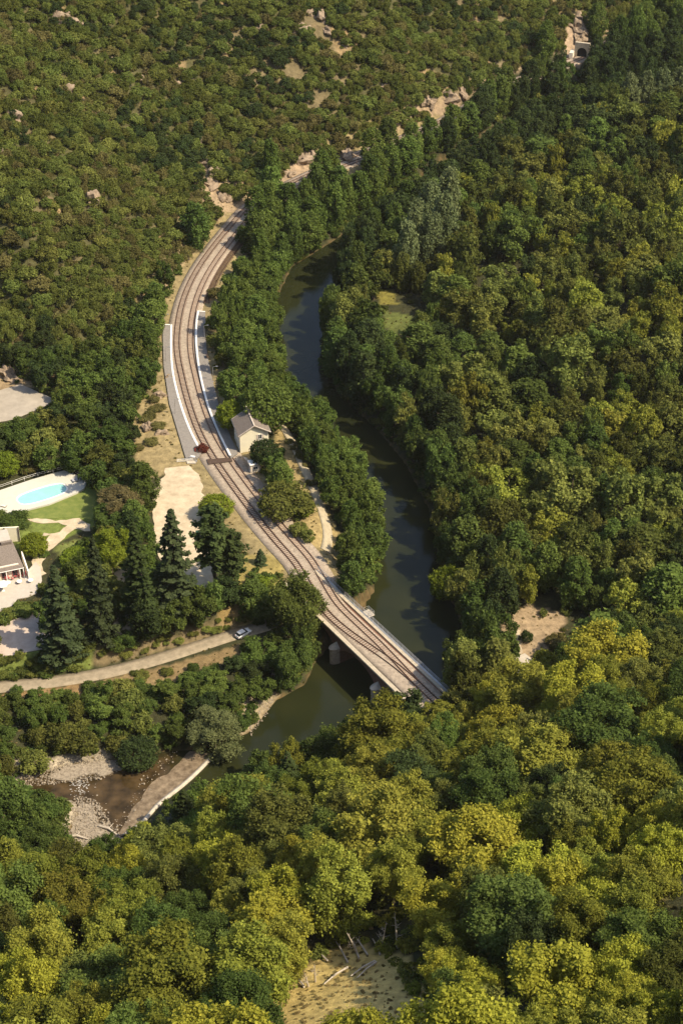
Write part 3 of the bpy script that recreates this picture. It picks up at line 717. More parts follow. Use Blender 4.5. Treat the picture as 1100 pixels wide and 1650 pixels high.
x, y = W(392, 1023, 4.7); make_car((x, y, float(Z(x, y))+.16), .75, 'small white hatchback parked at the shaded end of the lower road', M['car'])

# ------------------------------------------------------------------ swimming pool
pc = np.array(W(70, 795, 8.9)); deck = WP([(-120,855),(-70,828),(-40,795),(0,790),(50,773),(88,762),(104,758),(118,763),(141,773),(136,787),(124,794),(80,812),(29,825),(0,829),(-40,850)], 9.0)
pa, pb = np.array(W(30, 808, 9.0)), np.array(W(106, 784, 9.0)); pd_ = (pb-pa); pl = np.linalg.norm(pd_); pd_ /= pl; pn = np.array([-pd_[1], pd_[0]])
def pool_out(r, e):
    o = []; hl = pl/2
    for i in range(28):
        a = 2*math.pi*i/28; cx, cy = math.cos(a), math.sin(a); n = 3.0
        k = (abs(cx)**n+abs(cy)**n)**(-1/n); p = (pa+pb)/2+pd_*cx*k*(hl+e)+pn*cy*k*(r+e); o.append(p)
    return np.array(o)
pr_ = 2.75
po = empty('swimming_pool', (float(pc[0]), float(pc[1]), 8.4)); tag(po, 'pale blue swimming pool with rounded ends set in a white deck', 'swimming pool')
def ringmesh(name, outer, inner, z, zin, m, parent):
    bm = bmesh.new(); o = [bm.verts.new((p[0]-pc[0], p[1]-pc[1], z)) for p in outer]; i_ = [bm.verts.new((p[0]-pc[0], p[1]-pc[1], z)) for p in inner]
    eo = [bm.edges.new((o[k], o[(k+1) % len(o)])) for k in range(len(o))]; ei = [bm.edges.new((i_[k], i_[(k+1) % len(i_)])) for k in range(len(i_))]
    bmesh.ops.triangle_fill(bm, use_beauty=True, edges=eo+ei)
    for e in eo+ei: pass
    g = bmesh.ops.extrude_edge_only(bm, edges=[e for e in bm.edges if e.is_boundary])
    for v in g['geom']:
        if isinstance(v, bmesh.types.BMVert): v.co.z -= zin
    bmesh.ops.recalc_face_normals(bm, faces=bm.faces)
    me = bpy.data.meshes.new(name); bm.to_mesh(me); bm.free(); return link(name, me, m, parent)
ringmesh('deck', deck, pool_out(pr_, .3), .62, .9, mat('pool_deck', (.48,.46,.39), .8, .04, .8), po)
ringmesh('coping', pool_out(pr_, .32), pool_out(pr_, 0), .66, .5, M['white'], po)
mb = MB(); mb.prism([tuple(p-pc) for p in pool_out(pr_, .05)], .1, .48)
mw = mat('pool_water', (.26,.52,.50), .08, .06, .5, spec=.5); mb.build('water', mw, po)
mb = MB()
for s1 in (-.3, .3):
    p = (pb-pc)+pn*s1-pd_*.1; mb.tube([(p[0]-pd_[0]*.5, p[1]-pd_[1]*.5, .3), (p[0]-pd_[0]*.3, p[1]-pd_[1]*.3, 1.4), (p[0]+pd_[0]*.3, p[1]+pd_[1]*.3, 1.4), (p[0]+pd_[0]*.4, p[1]+pd_[1]*.4, .66)], .035, 5)
mb.build('ladder', M['steel'], po)
# pool railing along the far edge
for (px, py) in ((-2, 789), (20, 782), (40, 775), (62, 769), (84, 763), (100, 757), (112, 760), (124, 766), (137, 771)): pass
fp = [np.array(W(a, b, 9.0)) for a, b in ((-60,800),(-2,788.5),(20,781),(40,774),(62,767.5),(86,761.5),(104,757),(118,762),(140,771.5),(136,785))]
fn = empty('pool_railing', (float(fp[3][0]), float(fp[3][1]), 9.0)); tag(fn, 'thin white post and wire railing round the pool deck', 'railing')
for p in fp: MB().tube([(p[0]-fp[3][0], p[1]-fp[3][1], -.1), (p[0]-fp[3][0], p[1]-fp[3][1], 1.15)], .05, 5).build('post', M['white'], fn)
for hz in (.6, 1.1): MB().tube([(p[0]-fp[3][0], p[1]-fp[3][1], hz) for p in fp], .03, 4).build('rail', M['white'], fn)
def lounger(px, py, rz, label, cloth, z=9.03):
    x, y = W(px, py, z); l = empty('sun_lounger', (x, y, z), rz); tag(l, label, 'sun lounger', 'sun loungers by the pool')
    MB().box((0, .3, .33), (.62, 1.3, .07)).build('seat', cloth, l)
    v = [(-.31,-.35,.30),(.31,-.35,.30),(.31,-.95,.72),(-.31,-.95,.72)]; v += [(a, b, c+.07) for a, b, c in v]
    MB().add(v, [(3,2,1,0),(4,5,6,7),(0,1,5,4),(1,2,6,5),(2,3,7,6),(3,0,4,7)]).build('backrest', cloth, l)
    for a in (-.26, .26):
        for b in (-.3, .85): MB().box((a, b, .15), (.05, .05, .3)).build('leg', M['white'], l)
for i, (a, b) in enumerate(((119, 776), (124, 774.5), (129, 773), (134, 775))):
    lounger(a, b, .5+.1*i, ['grey sun lounger nearest the water at the narrow end of the pool deck', 'grey sun lounger second from the water in the deck corner', 'grey sun lounger third from the water in the deck corner', 'grey sun lounger at the outer tip of the pool deck'][i], M['greycloth'])
lounger(8, 817, 1.2, 'pale sun lounger on the near side of the pool deck', M['wallpale'])

# ------------------------------------------------------------------ villa at the left edge
vx, vy = W(12, 935, 8.6)
VR = .34
v_ = empty('villa', (vx, vy, 8.5), VR); tag(v_, 'villa with a grey slate roof and pale flat-roofed wing at the left edge', 'house')
# local x along the front, y away from the viewer
MB().box((-3.0, 3.6, 1.5), (12.6, 6.4, 5.0)).build('wall', M['wallpale'], v_)
mb = MB(); mb.add([(-11,-.6,3.4),(4.4,-.6,3.4),(3.2,7.2,6.6),(-11,7.2,6.6),(-11,-.6,3.15),(4.4,-.6,3.15),(3.2,7.2,6.3),(-11,7.2,6.3)], [(0,1,2,3),(7,6,5,4),(0,4,5,1),(1,5,6,2),(2,6,7,3),(3,7,4,0)])
ro = mb.build('roof', M['slate'], v_)
MB().tube([(-11, -.66, 3.3), (4.4, -.66, 3.3)], .09, 5).build('gutter', M['white'], ro)
MB().box((-2.2, 9.0, 3.3), (9.6, 4.0, 7.2)).build('rear_wing', M['wallpale'], v_)
MB().box((-2.2, 9.0, 7.0), (10.2, 4.6, .25)).build('flat_roof', M['terrace'], v_)
MB().box((1.7, 6.7, 6.2), (2.6, 1.2, 1.4)).build('dormer', M['slate'], v_)
for x in (-6, -3.2, -.4, 2.2): opening(v_, 'window', x, .38, 1.7, 1.3, 1.9, (0, -1), frame=M['redcloth'])
for x in (-9, -6, -3, 0, 3.3, 4.2): MB().box((x, -.5, 1.3), (.22, .22, 3.6)).build('veranda_post', M['white'], v_)
MB().box((5.2, 2.6, 1.2), (.3, 8.4, 3.2)).build('side_wall', M['white'], v_)
# upper terrace wall behind with two posts
ux, uy = W(14, 872, 8.6); uw = empty('terrace_wall', (ux, uy, 8.4), .1); tag(uw, 'tall cream retaining wall with two dark posts behind the villa', 'wall')
MB().box((-3, 0, 2.2), (12, .4, 4.6)).build('wall_face', M['wall'], uw)
for x in (-.6, 2.9): MB().box((x, -.32, 2.2), (.22, .2, 4.8)).build('post', M['wood'], uw)
drape('terrace', WP([(-100,945),(-40,930),(5,935),(40,925),(58,905),(66,915),(68,935),(60,955),(45,962),(28,965),(20,976),(0,985),(-100,1000)], 8.7), M['terrace'], .2)
def chair(x, y, z, rz, label, cloth):
    c = empty('garden_chair', (x, y, z), rz); tag(c, label, 'chair', 'garden chairs on the villa terrace')
    MB().box((0, 0, .45), (.5, .5, .06)).build('seat', cloth, c); MB().box((0, .24, .75), (.5, .05, .5)).build('backrest', cloth, c)
    for a in (-.2, .2):
        for b in (-.2, .2): MB().box((a, b, .22), (.04, .04, .44)).build('leg', M['metal'], c)
zT = 8.95
for i, (px, py) in enumerate(((10, 934), (15, 932), (21, 933), (26, 930), (31, 929), (37, 928))):
    x, y = W(px, py, zT); chair(x, y, max(zT-.25, float(Z(x, y))+.2), i*1.1, 'red garden chair in the row under the villa eaves', M['redcloth'])
for (px, py, lab) in ((14, 941, 'round white garden table on the terrace nearest the left edge'), (32, 939, 'round white garden table in the middle of the villa terrace'), (50, 937, 'round white garden table near the terrace corner')):
    x, y = W(px, py, zT); tb = empty('garden_table', (x, y, float(Z(x, y))+.2)); tag(tb, lab, 'table', 'garden tables on the villa terrace')
    MB().tube([(0, 0, .7), (0, 0, .76)], .65, 20).build('tabletop', M['white'], tb); MB().tube([(0, 0, 0), (0, 0, .7)], .06, 8).build('leg', M['white'], tb)
def parasol(px, py, label, cloth, z=8.9, R=1.5, folded=False):
    x, y = W(px, py, z); p = empty('parasol', (x, y, float(Z(x, y))+.15)); tag(p, label, 'parasol', 'parasols on the villa terrace')
    MB().tube([(0, 0, 0), (0, 0, 2.6)], .04, 6).box((0, 0, .06), (.6, .6, .12)).build('pole', M['white'], p)
    mb = MB()
    if folded: mb.tube([(0,0,1.0),(0,0,1.6),(0,0,2.65)], [.14,.17,.04], 8)
    else:
        n = 8; v = [(0, 0, 2.75)]+[(R*math.cos(2*math.pi*i/n), R*math.sin(2*math.pi*i/n), 2.2) for i in range(n)]
        mb.add(v, [(0, 1+i, 1+(i+1) % n) for i in range(n)]+[tuple(range(n, 0, -1))])
    mb.build('canopy', cloth, p)
parasol(6, 951, 'open white parasol on the villa terrace', M['white']); parasol(43, 931, 'folded red parasol beside the villa corner post', M['redcloth'], folded=True)

# ------------------------------------------------------------------ weir and gravel in the lower river
wp = [W(a, b, 0) for a, b in ((310,1206),(342,1217),(290,1258),(250,1292),(222,1322),(196,1345),(160,1358),(150,1345),(180,1320),(205,1290),(225,1262),(250,1235),(275,1215))]
zt = []
c = np.mean(wp, 0); we = empty('weir', (float(c[0]), float(c[1]), 0)); tag(we, 'broad sloping stone weir running diagonally across the shallow river', 'weir')
top = WP([(345,1214),(322,1238),(296,1262),(255,1295),(228,1325),(200,1345)], .6)
bot = WP([(304,1210),(275,1236),(244,1262),(218,1296),(200,1326),(184,1350)], .0)
nT = 60; tt = np.linspace(0, 1, nT); Tt = crom(top, .4); Bt = crom(bot, .4)
rs_ = lambda q: np.column_stack([np.interp(np.linspace(0, len(q)-1, nT), np.arange(len(q)), q[:, i]) for i in (0, 1)])
Tt = rs_(Tt); Bt = rs_(Bt)
NW = 20; V = []
for j in range(NW+1):
    k = j/NW; q = Tt*(1-k)+Bt*k; zz = .46*(1-k)**1.0+.03+.16*fbm(q[:, 0], q[:, 1], 3.5, 21)*min(1, k*4+.05)-.09*max(0, k-.8)*5
    V.append(np.column_stack([q-c, zz]))
V = np.vstack(V); a0 = np.arange(nT-1); Fc = np.vstack([np.stack([j*nT+a0, j*nT+a0+1, (j+1)*nT+a0+1, (j+1)*nT+a0], -1) for j in range(NW)])
link('apron', npmesh('apron', V, Fc, smooth=True), M['weir'], we)
Vc, Fc = ribbon(Tt-c, -.35, .35, .62, .9); ribobj('crest', M['concrete'], [(Vc, Fc)], we)
def rockmesh(seed, sub=2, jag=.35):
    bm = bmesh.new(); bmesh.ops.create_icosphere(bm, subdivisions=sub, radius=1.0); r = random.Random(seed)
    o = [r.uniform(0, 50) for _ in range(3)]
    from mathutils import noise
    for v in bm.verts:
        n = noise.noise(v.co*1.3+Vector(o))+.5*noise.noise(v.co*3.1+Vector(o)); v.co *= 1+jag*n*1.6
    me = bpy.data.meshes.new('stone'); bm.to_mesh(me); bm.free(); return me
bould = [rockmesh(i, 1, .3) for i in range(4)]
for b_ in bould: b_.materials.append(M['rockgrey'])
r = random.Random(5); n = 0
def stones(poly, cnt, s0, s1, where, group):
    P = WP(poly, .2); x0, y0 = P.min(0); x1, y1 = P.max(0); k = 0
    while k < cnt:
        x, y = r.uniform(x0, x1), r.uniform(y0, y1)
        if not inpoly(np.array([x]), np.array([y]), P)[0]: continue
        o = bpy.data.objects.new('boulder', bould[r.randrange(4)]); C.objects.link(o); s = r.uniform(s0, s1)
        o.scale = (s, s*r.uniform(.6, 1), s*.55); o.rotation_euler = (0, 0, r.uniform(0, 6)); o.location = (x, y, max(-.05, float(Z(x, y))+.02))
        tag(o, 'small pale boulder '+where, 'boulder', group); k += 1
stones([(120,1285),(160,1275),(190,1320),(175,1350),(120,1370),(90,1370)], 90, .15, .5, 'scattered in the shallows below the weir', 'boulders in the shallows below the weir')
stones([(15,1245),(90,1232),(190,1212),(195,1225),(100,1242),(25,1268)], 80, .12, .4, 'along the edge of the left gravel bank', 'boulders along the left gravel bank')
bar = WP([(88,1240),(130,1228),(192,1220),(200,1232),(165,1248),(115,1256),(85,1252)], .3)
drape('gravel_bar', bar, M['rockgrey'], .3, amp=1.3, level=.0, thick=.6)
bar = WP([(128,1290),(150,1300),(165,1330),(185,1345),(200,1352),(150,1372),(95,1380),(92,1368),(118,1345),(122,1318)], .2)
drape('gravel_bar', bar, M['rockgrey'], .16, amp=1.3, level=.0, thick=.6)
lg = MB()
for k, (a, b_, c_, d_) in enumerate(((105,1347,142,1351),(92,1372,138,1364),(160,1330,190,1345))):
    p = W(a, b_, .5); q = W(c_, d_, .7); mb = MB(); mid = ((p[0]+q[0])/2, (p[1]+q[1])/2+.4)
    mb.tube([(0, 0, 0), (mid[0]-p[0], mid[1]-p[1], .35), (q[0]-p[0], q[1]-p[1], .2)], [.32, .26, .12], 7)
    mb.tube([(mid[0]-p[0], mid[1]-p[1], .35), (mid[0]-p[0]+1, mid[1]-p[1]+1.0, .9)], [.12, .05], 5)
    o = mb.build('driftwood_log', M['barkpale']); o.location = (p[0], p[1], .35)
    tag(o, ['weathered driftwood trunk lying across the upper gravel below the weir', 'long driftwood trunk nearest the viewer below the weir', 'pale driftwood trunk caught against the foot of the weir'][k], 'log')
# broken white water below the gravel: many small low ripples
mb = MB()
for i in range(110):
    px = 132+r.gauss(0, 9); py = 1264+r.gauss(0, 8); x, y = W(px, py, 0)
    mb.box((x, y, .02), (r.uniform(.12, .4), r.uniform(.03, .07), .02), r.uniform(-.4, .4))
tag(mb.build('foam_ripples', M['foam']), kind='stuff')

# ------------------------------------------------------------------ rock outcrops on the hillside and in the cuttings
orock = [rockmesh(100+i, 3, .55) for i in range(5)]
for o in orock:
    o.materials.append(M['rock'])
OUT = [(105,35,9,'left of the upper slope'),(225,128,0,0),(18,190,5,'near the left edge high on the slope'),(5,258,7,'at the left edge above the oak wood'),(102,150,6,'on the upper left slope'),(140,322,8,'on the middle of the left slope'),
 (280,135,6,'upper of the pair'),(228,132,4,''),(318,232,6,''),(330,262,5,''),(345,290,8,''),(328,295,4,''),(362,320,5,''),(485,50,6,''),(515,30,7,''),(500,22,5,''),(525,50,4,''),(420,48,4,''),(385,45,3,''),(300,60,3,''),
 (175,270,3,''),(180,95,3,''),(590,70,4,''),(690,165,7,''),(720,160,8,''),(745,150,6,''),(600,215,4,''),(560,255,6,''),(485,262,7,''),(500,250,5,''),(465,282,5,''),(925,45,8,''),(935,62,7,''),(930,30,6,''),(1000,60,5,''),(885,108,3,''),
 (240,525,5,''),(258,640,3,''),(238,690,4,''),(262,700,3,''),(15,608,7,''),(270,610,2.5,''),(555,72,3,''),(620,140,3,''),(212,272,3,''),(156,265,3,'')]
for i, (px, py, s, wh) in enumerate(OUT):
    if not s: continue
    g = onground(px, py)
    if g is None: continue
    k = 0
    o = bpy.data.objects.new('rock_outcrop', orock[i % 5]); C.objects.link(o); s *= .45
    o.location = (g[0], g[1]+s*.3, g[2]-s*.15); o.scale = (s*1.25, s*.8, s*.95); o.rotation_euler = (.3*math.sin(i*3), .3*math.cos(i*5), i*1.7)
    hz = 'low' if py > 500 else ('in the railway cutting' if dpl(np.array([g[0]]), np.array([g[1]]), RAIL_N)[0] < 22 else ('high' if py < 120 else 'partway up'))
    ph = 'bare tan rock face in the railway cutting' if hz == 'in the railway cutting' else f'bare tan rock outcrop {hz} on the wooded hillside'
    if hz == 'low': ph = 'bare tan rock outcrop at the hill foot left of the station'
    tag(o, ph, 'rock', ph.replace('face', 'faces').replace('outcrop', 'outcrops'))
#@@SCENE3
# ------------------------------------------------------------------ vegetation: crowns built from leaf-sized faces
def unit(v): return v/(np.linalg.norm(v, axis=-1, keepdims=True)+1e-9)
def leaves(P, N, s, g, jit=.55):
    n = len(P); N = unit(N+jit*g.normal(size=(n, 3)))
    a = unit(np.cross(N, g.normal(size=(n, 3)))); b = np.cross(N, a)
    s = (s*(.5+1.0*g.uniform(0, 1, n)**1.5))[:, None]*1.05; k = g.uniform(.5, .9, n)[:, None]
    Q = np.stack([P-a*s, P-b*s*k, P+a*s, P+b*s*k], 1).reshape(-1, 3)
    return Q, np.arange(4*n).reshape(-1, 4)
def crown_blobs(g, kind, R, H, n=0):
    big = n > 20000
    c = []; 
    if kind == 'broad':
        sx = (1.0, .82, 1.12, .9, 1.05)[int(g.integers(0, 5))]; zb = H*g.uniform(.12, .30); nl = int(g.integers(8, 15)) if not big else int(g.integers(18, 28)); off = g.normal(size=2)*.14*R
        for i in range(nl):
            t = (i+.3)/nl; ph = i*2.39996+g.normal()*.6; u = .90-1.5*t+g.normal()*.08; rr = math.sqrt(max(0, 1-u*u)); k = g.uniform(.35, .92)*sx
            lx = off[0]*(1-t)+R*k*rr*math.cos(ph); ly = off[1]*(1-t)+R*k*rr*math.sin(ph); lz = (zb+H)/2+(H-zb)/2*.82*u; lr = R*g.uniform(.14, .42)*(.8 if big else 1)
            for j in range(13):
                d_ = unit(g.normal(size=3)+np.array([lx/R, ly/R, .5])*.6)*g.uniform(.5, 1.15)
                c.append((lx+d_[0]*lr, ly+d_[1]*lr, lz+d_[2]*lr*.95, lr*g.uniform(.22, .50)))
        for i in range(8):
            ph = g.uniform(0, 6.28); c.append((R*.35*math.cos(ph), R*.35*math.sin(ph), g.uniform(zb, H*.75), R*.34))
    elif kind == 'round':
        zb = H*.12; n = 50
        for i in range(n):
            t = (i+.5)/n; ph = i*2.39996; u = 1-2*t*.9; rr = math.sqrt(max(0, 1-u*u)); k = g.uniform(.72, .84); cz = (zb+H)/2; hh = (H-zb)/2
            c.append((R*k*rr*math.cos(ph), R*k*rr*math.sin(ph), cz+hh*k*u, R*g.uniform(.20, .30)))
    elif kind == 'oak':
        zb = H*.05; n = 22
        for i in range(n):
            t = (i+.5)/n; ph = i*2.39996+g.normal()*.4; u = 1-2*t*.7; rr = math.sqrt(max(0, 1-u*u)); k = g.uniform(.45, .85)
            c.append((R*k*rr*math.cos(ph), R*k*rr*math.sin(ph), H*.42+H*.5*k*u, R*g.uniform(.24, .44)))
    elif kind == 'poplar':
        n = 90
        for i in range(n):
            t = (i+.5)/n; z = H*(.10+.84*t); w_ = R*(math.sin(math.pi*min(1, (t*.70+.20)))**.8)*g.uniform(.35, .92); ph = i*2.39996+g.normal()*.4
            c.append((w_*math.cos(ph), w_*math.sin(ph), z, R*g.uniform(.16, .34)))
    elif kind == 'shrub':
        n = 12
        for i in range(n):
            ph = i*2.4; k = g.uniform(.2, .7); c.append((R*k*math.cos(ph), R*k*math.sin(ph), H*g.uniform(.25, .65), R*g.uniform(.28, .42)))
    return np.array(c)
def crown_mesh(name, kind, seed, R, H, n, ls, m):
    g = np.random.default_rng(seed); c = crown_blobs(g, kind, R, H, n)
    w_ = c[:, 3]**2; bi = g.choice(len(c), n, p=w_/w_.sum()); cc = c[bi, :3]; r_ = c[bi, 3]
    out = cc-np.array([0, 0, H*.45]); out[:, 2] *= .8
    d = unit(g.normal(size=(n, 3))+1.0*unit(out)+np.array([0, 0, .45]))
    sprd = g.normal(size=(n, 3))*R*.05
    lump = 1+.22*np.sin(d[:, 0]*7+bi)*np.cos(d[:, 1]*6+bi*2.1)
    P = cc+sprd+d*(r_*lump*g.uniform(.6, 1.15, n))[:, None]*np.array([1, 1, .8 if kind != 'poplar' else 1.5])
    nn_ = unit(P-np.array([0, 0, H*.35]))+1.0*d+np.array([0, 0, .3])
    V, Fq_ = leaves(P, unit(nn_), ls, g, .75)
    bt = g.uniform(0, 1, len(c))[bi]; tint = np.clip(.35*bt+.65*g.uniform(0, 1, n), 0, 1)
    me = npmesh(name, V, Fq_, np.repeat(tint, 4)); me.materials.append(m); return me
def conifer_mesh(name, seed, R, H, n, ls, m, pine=False):
    g = np.random.default_rng(seed); P = []; N = []; T = []
    nb = 150 if not pine else 70; z0 = .04 if not pine else .30
    per = n//nb
    for i in range(nb):
        t = (i+g.uniform(0, 1))/nb; z = H*(z0+(1-z0)*t)
        L = R*((1-t)**.72*.98+.03) if not pine else R*(.45+.55*math.sin(math.pi*min(1, .25+.72*t)))*(1 if t < .9 else .6)
        L *= g.uniform(.62, 1.12); ph = i*2.39996+g.normal()*.25
        q = int(per*(.5+L/R)); s = g.uniform(.12, 1, q)**.75
        dr = -.30 if not pine else .05
        wd = L*.30*(1-s*.55)
        off = g.normal(size=q)*wd*.6
        x = L*s*math.cos(ph)-off*math.sin(ph); y = L*s*math.sin(ph)+off*math.cos(ph)
        zz = z+dr*L*s+(.25*L*s*s if not pine else .15*L*s)+g.normal(size=q)*(.10 if not pine else .35)
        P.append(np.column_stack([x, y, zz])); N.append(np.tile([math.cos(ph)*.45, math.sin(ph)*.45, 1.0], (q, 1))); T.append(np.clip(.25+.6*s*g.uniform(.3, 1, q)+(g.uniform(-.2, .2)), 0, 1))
    P = np.vstack(P); N = np.vstack(N); T = np.concatenate(T)
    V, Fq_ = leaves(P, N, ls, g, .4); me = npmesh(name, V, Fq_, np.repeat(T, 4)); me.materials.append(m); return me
def trunk_mb(seed, H, R, kind):
    g = random.Random(seed); mb = MB()
    top = H*{'broad': .62, 'round': .6, 'oak': .5, 'poplar': .85, 'conifer': .97, 'pine': .93}[kind]; r0 = {'conifer': .017, 'pine': .013}.get(kind, .021)*H
    pts = [(0, 0, -1.2)]+[(g.uniform(-.03, .03)*H*k, g.uniform(-.03, .03)*H*k, top*k) for k in (.25, .5, .75, 1)]
    mb.tube(pts, [r0*1.35, r0, r0*.75, r0*.5, r0*.18], 6)
    if kind not in ('conifer',):
        for i in range(6):
            k = g.uniform(.35, .8); a = i*2.4; z = top*k; L = R*g.uniform(.5, .8)
            mb.tube([(0, 0, z), (L*.5*math.cos(a), L*.5*math.sin(a), z+L*.45), (L*math.cos(a), L*math.sin(a), z+L*.75)], [r0*.42, r0*.28, r0*.08], 4)
    return mb
def trunk_mesh(seed, H, R, kind):
    mb = trunk_mb(seed, H, R, kind); me = bpy.data.meshes.new('trunk'); me.from_pydata(mb.v, [], mb.f); me.materials.append(M['bark']); return me
NOM = {'broad': (5.0, 11.5), 'round': (5.0, 9.5), 'oak': (3.2, 5.6), 'poplar': (4.0, 15.0), 'shrub': (1.5, 1.8), 'conifer': (5.0, 28.0), 'pine': (5.5, 26.0)}
LOD = {('broad', 0): (26000, .145), ('broad', 1): (7500, .27), ('round', 1): (7000, .25), ('oak', 1): (2400, .25), ('oak', 0): (3500, .20), ('poplar', 1): (8000, .27), ('shrub', 1): (420, .20), ('shrub', 0): (900, .13), ('conifer', 1): (9000, .34), ('pine', 1): (5200, .42)}
_cr = {}
def get_crown(kind, lod, var, fam):
    k = (kind, lod, var, fam)
    if k not in _cr:
        R, H = NOM[kind]; n, ls = LOD[(kind, lod)]
        sd_ = {'broad': 10, 'round': 20, 'oak': 30, 'poplar': 40, 'shrub': 50, 'conifer': 60, 'pine': 70}[kind]+var
        same = [q for q in _cr if q[:3] == k[:3]]
        if same:
            me = _cr[same[0]].copy(); me.materials[0] = LM[fam]
        elif kind in ('conifer', 'pine'): me = conifer_mesh('crown', sd_, R, H, n, ls, LM[fam], kind == 'pine')
        else: me = crown_mesh('crown', kind, sd_, R, H, n, ls, LM[fam])
        me.name = 'crown'; _cr[k] = me
    return _cr[k]
_tr = {}
def get_trunk(kind, var):
    if (kind, var) not in _tr: _tr[(kind, var)] = trunk_mesh(var+7, NOM[kind][1], NOM[kind][0], kind)
    return _tr[(kind, var)]
def plant(name, x, y, z, kind, lod, var, fam, R, H, rz, label, cat, group=None, trunk=True):
    R0, H0 = NOM[kind]
    if trunk:
        e = bpy.data.objects.new(name, None); C.objects.link(e); e.empty_display_size = .5
        c = bpy.data.objects.new('crown', get_crown(kind, lod, var, fam)); C.objects.link(c); c.parent = e
        t_ = bpy.data.objects.new('trunk', get_trunk(kind, var)); C.objects.link(t_); t_.parent = e
    else:
        e = bpy.data.objects.new(name, get_crown(kind, lod, var, fam)); C.objects.link(e)
    e.location = (x, y, z); e.rotation_euler = (0, 0, rz); e.scale = (R/R0, R/R0, H/H0)
    return tag(e, label, cat, group)

# ---- hand-placed trees (pixel of the foot on the real ground)
SPECIAL = []   # (x, y, R)
def sp(name, px, py, kind, fam, R, H, label, cat='tree', lod=1, var=0, z=None, trunk=True, rz=None):
    g = onground(px, py)
    if kind == 'broad' and R > 5: lod = 0; var = var % 4
    SPECIAL.append((g[0], g[1], R)); plant(name, g[0], g[1], g[2]-.1, kind, lod, var, fam, R, H, rz if rz is not None else px*.7, label, cat, None, trunk)
sp('conifer_tree', 104, 1060, 'conifer', 'conifer', 6.2, 27, 'tall broad conifer beside the pink driveway, nearest the left edge', lod=1)
sp('conifer_tree', 166, 1030, 'conifer', 'conifer', 4.6, 30, 'narrow pointed conifer in front of the bright green lawn tree', var=1)
sp('conifer_tree', 228, 1000, 'conifer', 'dark', 5.2, 29, 'dark conifer left of the tallest conifer, shaded and ragged', var=2)
sp('conifer_tree', 287, 990, 'conifer', 'conifer', 6.6, 31, 'tallest conifer with its tip against the cream gravel yard', var=3)
sp('pine_tree', 348, 948, 'pine', 'dark', 5.4, 25, 'bluish pine with a bare lower trunk at the edge of the gravel yard')
sp('pine_tree', 374, 952, 'pine', 'dark', 4.2, 18, 'shorter pine close behind the bare-trunked pine', var=1)
sp('conifer_tree', 420, 908, 'conifer', 'conifer', 1.9, 4.6, 'small young conifer alone beside the tracks', var=1)
sp('conifer_tree', 240, 1010, 'conifer', 'dark', 4.5, 17, 'low dark conifer at the foot of the tallest conifer', var=2)
for i, (px, py, R, H, fam) in enumerate(((238,1030,4.6,11,'dark'),(275,1022,4.2,9,'river'),(312,1005,4.6,9.5,'river'),(342,992,4.4,9,'river'),(368,975,3.8,8,'dark'),(210,1042,2.5,4,'river'),(188,1050,2.4,3.5,'river'))):
    sp('leafy_tree', px, py, 'broad', fam, R, H, ['dark leafy tree at the left foot of the conifer group', 'mid green tree under the tallest conifer', 'rounded green tree below the gravel yard', 'rounded green tree right of centre below the pines', 'dark green tree nearest the track below the pines', 'small green bush-like tree on the bank under the conifers', 'smallest green bush-like tree on the bank beside the driveway'][i], var=i % 3)
sp('leafy_tree', 478, 1030, 'broad', 'right', 7.8, 18.5, 'big olive-green tree hiding the near corner of the bridge', var=0)
sp('leafy_tree', 448, 982, 'broad', 'right', 4.2, 7.5, 'olive-green tree left of the big bridge-corner tree', var=1)
sp('leafy_tree', 466, 1112, 'broad', 'river', 5.4, 13, 'dark green tree leaning over the water left of the bridge', var=2)
sp('leafy_tree', 490, 1080, 'broad', 'river', 3.6, 13, 'slim green tree against the dark bridge arch', var=1)
sp('leafy_tree', 374, 690, 'round', 'bright', 4.2, 8.2, 'bright green rounded tree just behind the station house', var=0)
sp('leafy_tree', 430, 692, 'round', 'lush', 7.0, 14, 'large dome-shaped tree right of the bright green tree behind the station house', var=1)
sp('leafy_tree', 427, 750, 'round', 'dark', 4.0, 7.6, 'dark round tree in front of the station house gable', var=0)
sp('cedar_tree', 458, 825, 'oak', 'right', 7.0, 8.0, 'spreading olive cedar between the tracks and the dirt path', lod=0, var=0)
sp('leafy_tree', 350, 835, 'round', 'bright', 4.2, 6.5, 'yellow-green rounded tree behind the bluish pine', var=2)
sp('leafy_tree', 57, 893, 'round', 'bright', 3.4, 5.6, 'small bright green round tree beside the villa', var=1)
sp('leafy_tree', 182, 925, 'broad', 'bright', 5.6, 13, 'bright green tree behind the narrow pointed conifer', var=1)
sp('leafy_tree', 124, 912, 'round', 'bright', 3.8, 4.5, 'low bright green rounded tree on the garden bank', var=1)
sp('leafy_tree', 148, 775, 'round', 'right', 2.6, 4.5, 'small olive tree at the tip of the pool deck', var=1)
sp('leafy_tree', 197, 835, 'broad', 'brown', 6.0, 9, 'brownish green tree left of the gravel yard', var=1)
sp('leafy_tree', 228, 790, 'broad', 'right', 4.0, 8, 'olive tree at the upper left corner of the gravel yard', var=2)
sp('leafy_tree', 214, 880, 'broad', 'dark', 4.2, 9, 'dark green tree at the left edge of the gravel yard', var=1)
sp('leafy_tree', 11, 765, 'round', 'bright', 3.8, 6.5, 'bright green round tree above the pool at the left edge', var=2)
sp('willow_tree', 350, 1212, 'broad', 'willow', 7.0, 11, 'greyish green willow dome over the top end of the weir', var=0)
sp('leafy_tree', 222, 1235, 'round', 'dark', 4.6, 7, 'dark rounded tree standing at the gravel bank above the weir', var=2)
sp('leafy_tree', 722, 965, 'round', 'bright', 4.6, 9, 'light green tree leaning over the river right of the bridge', var=1)
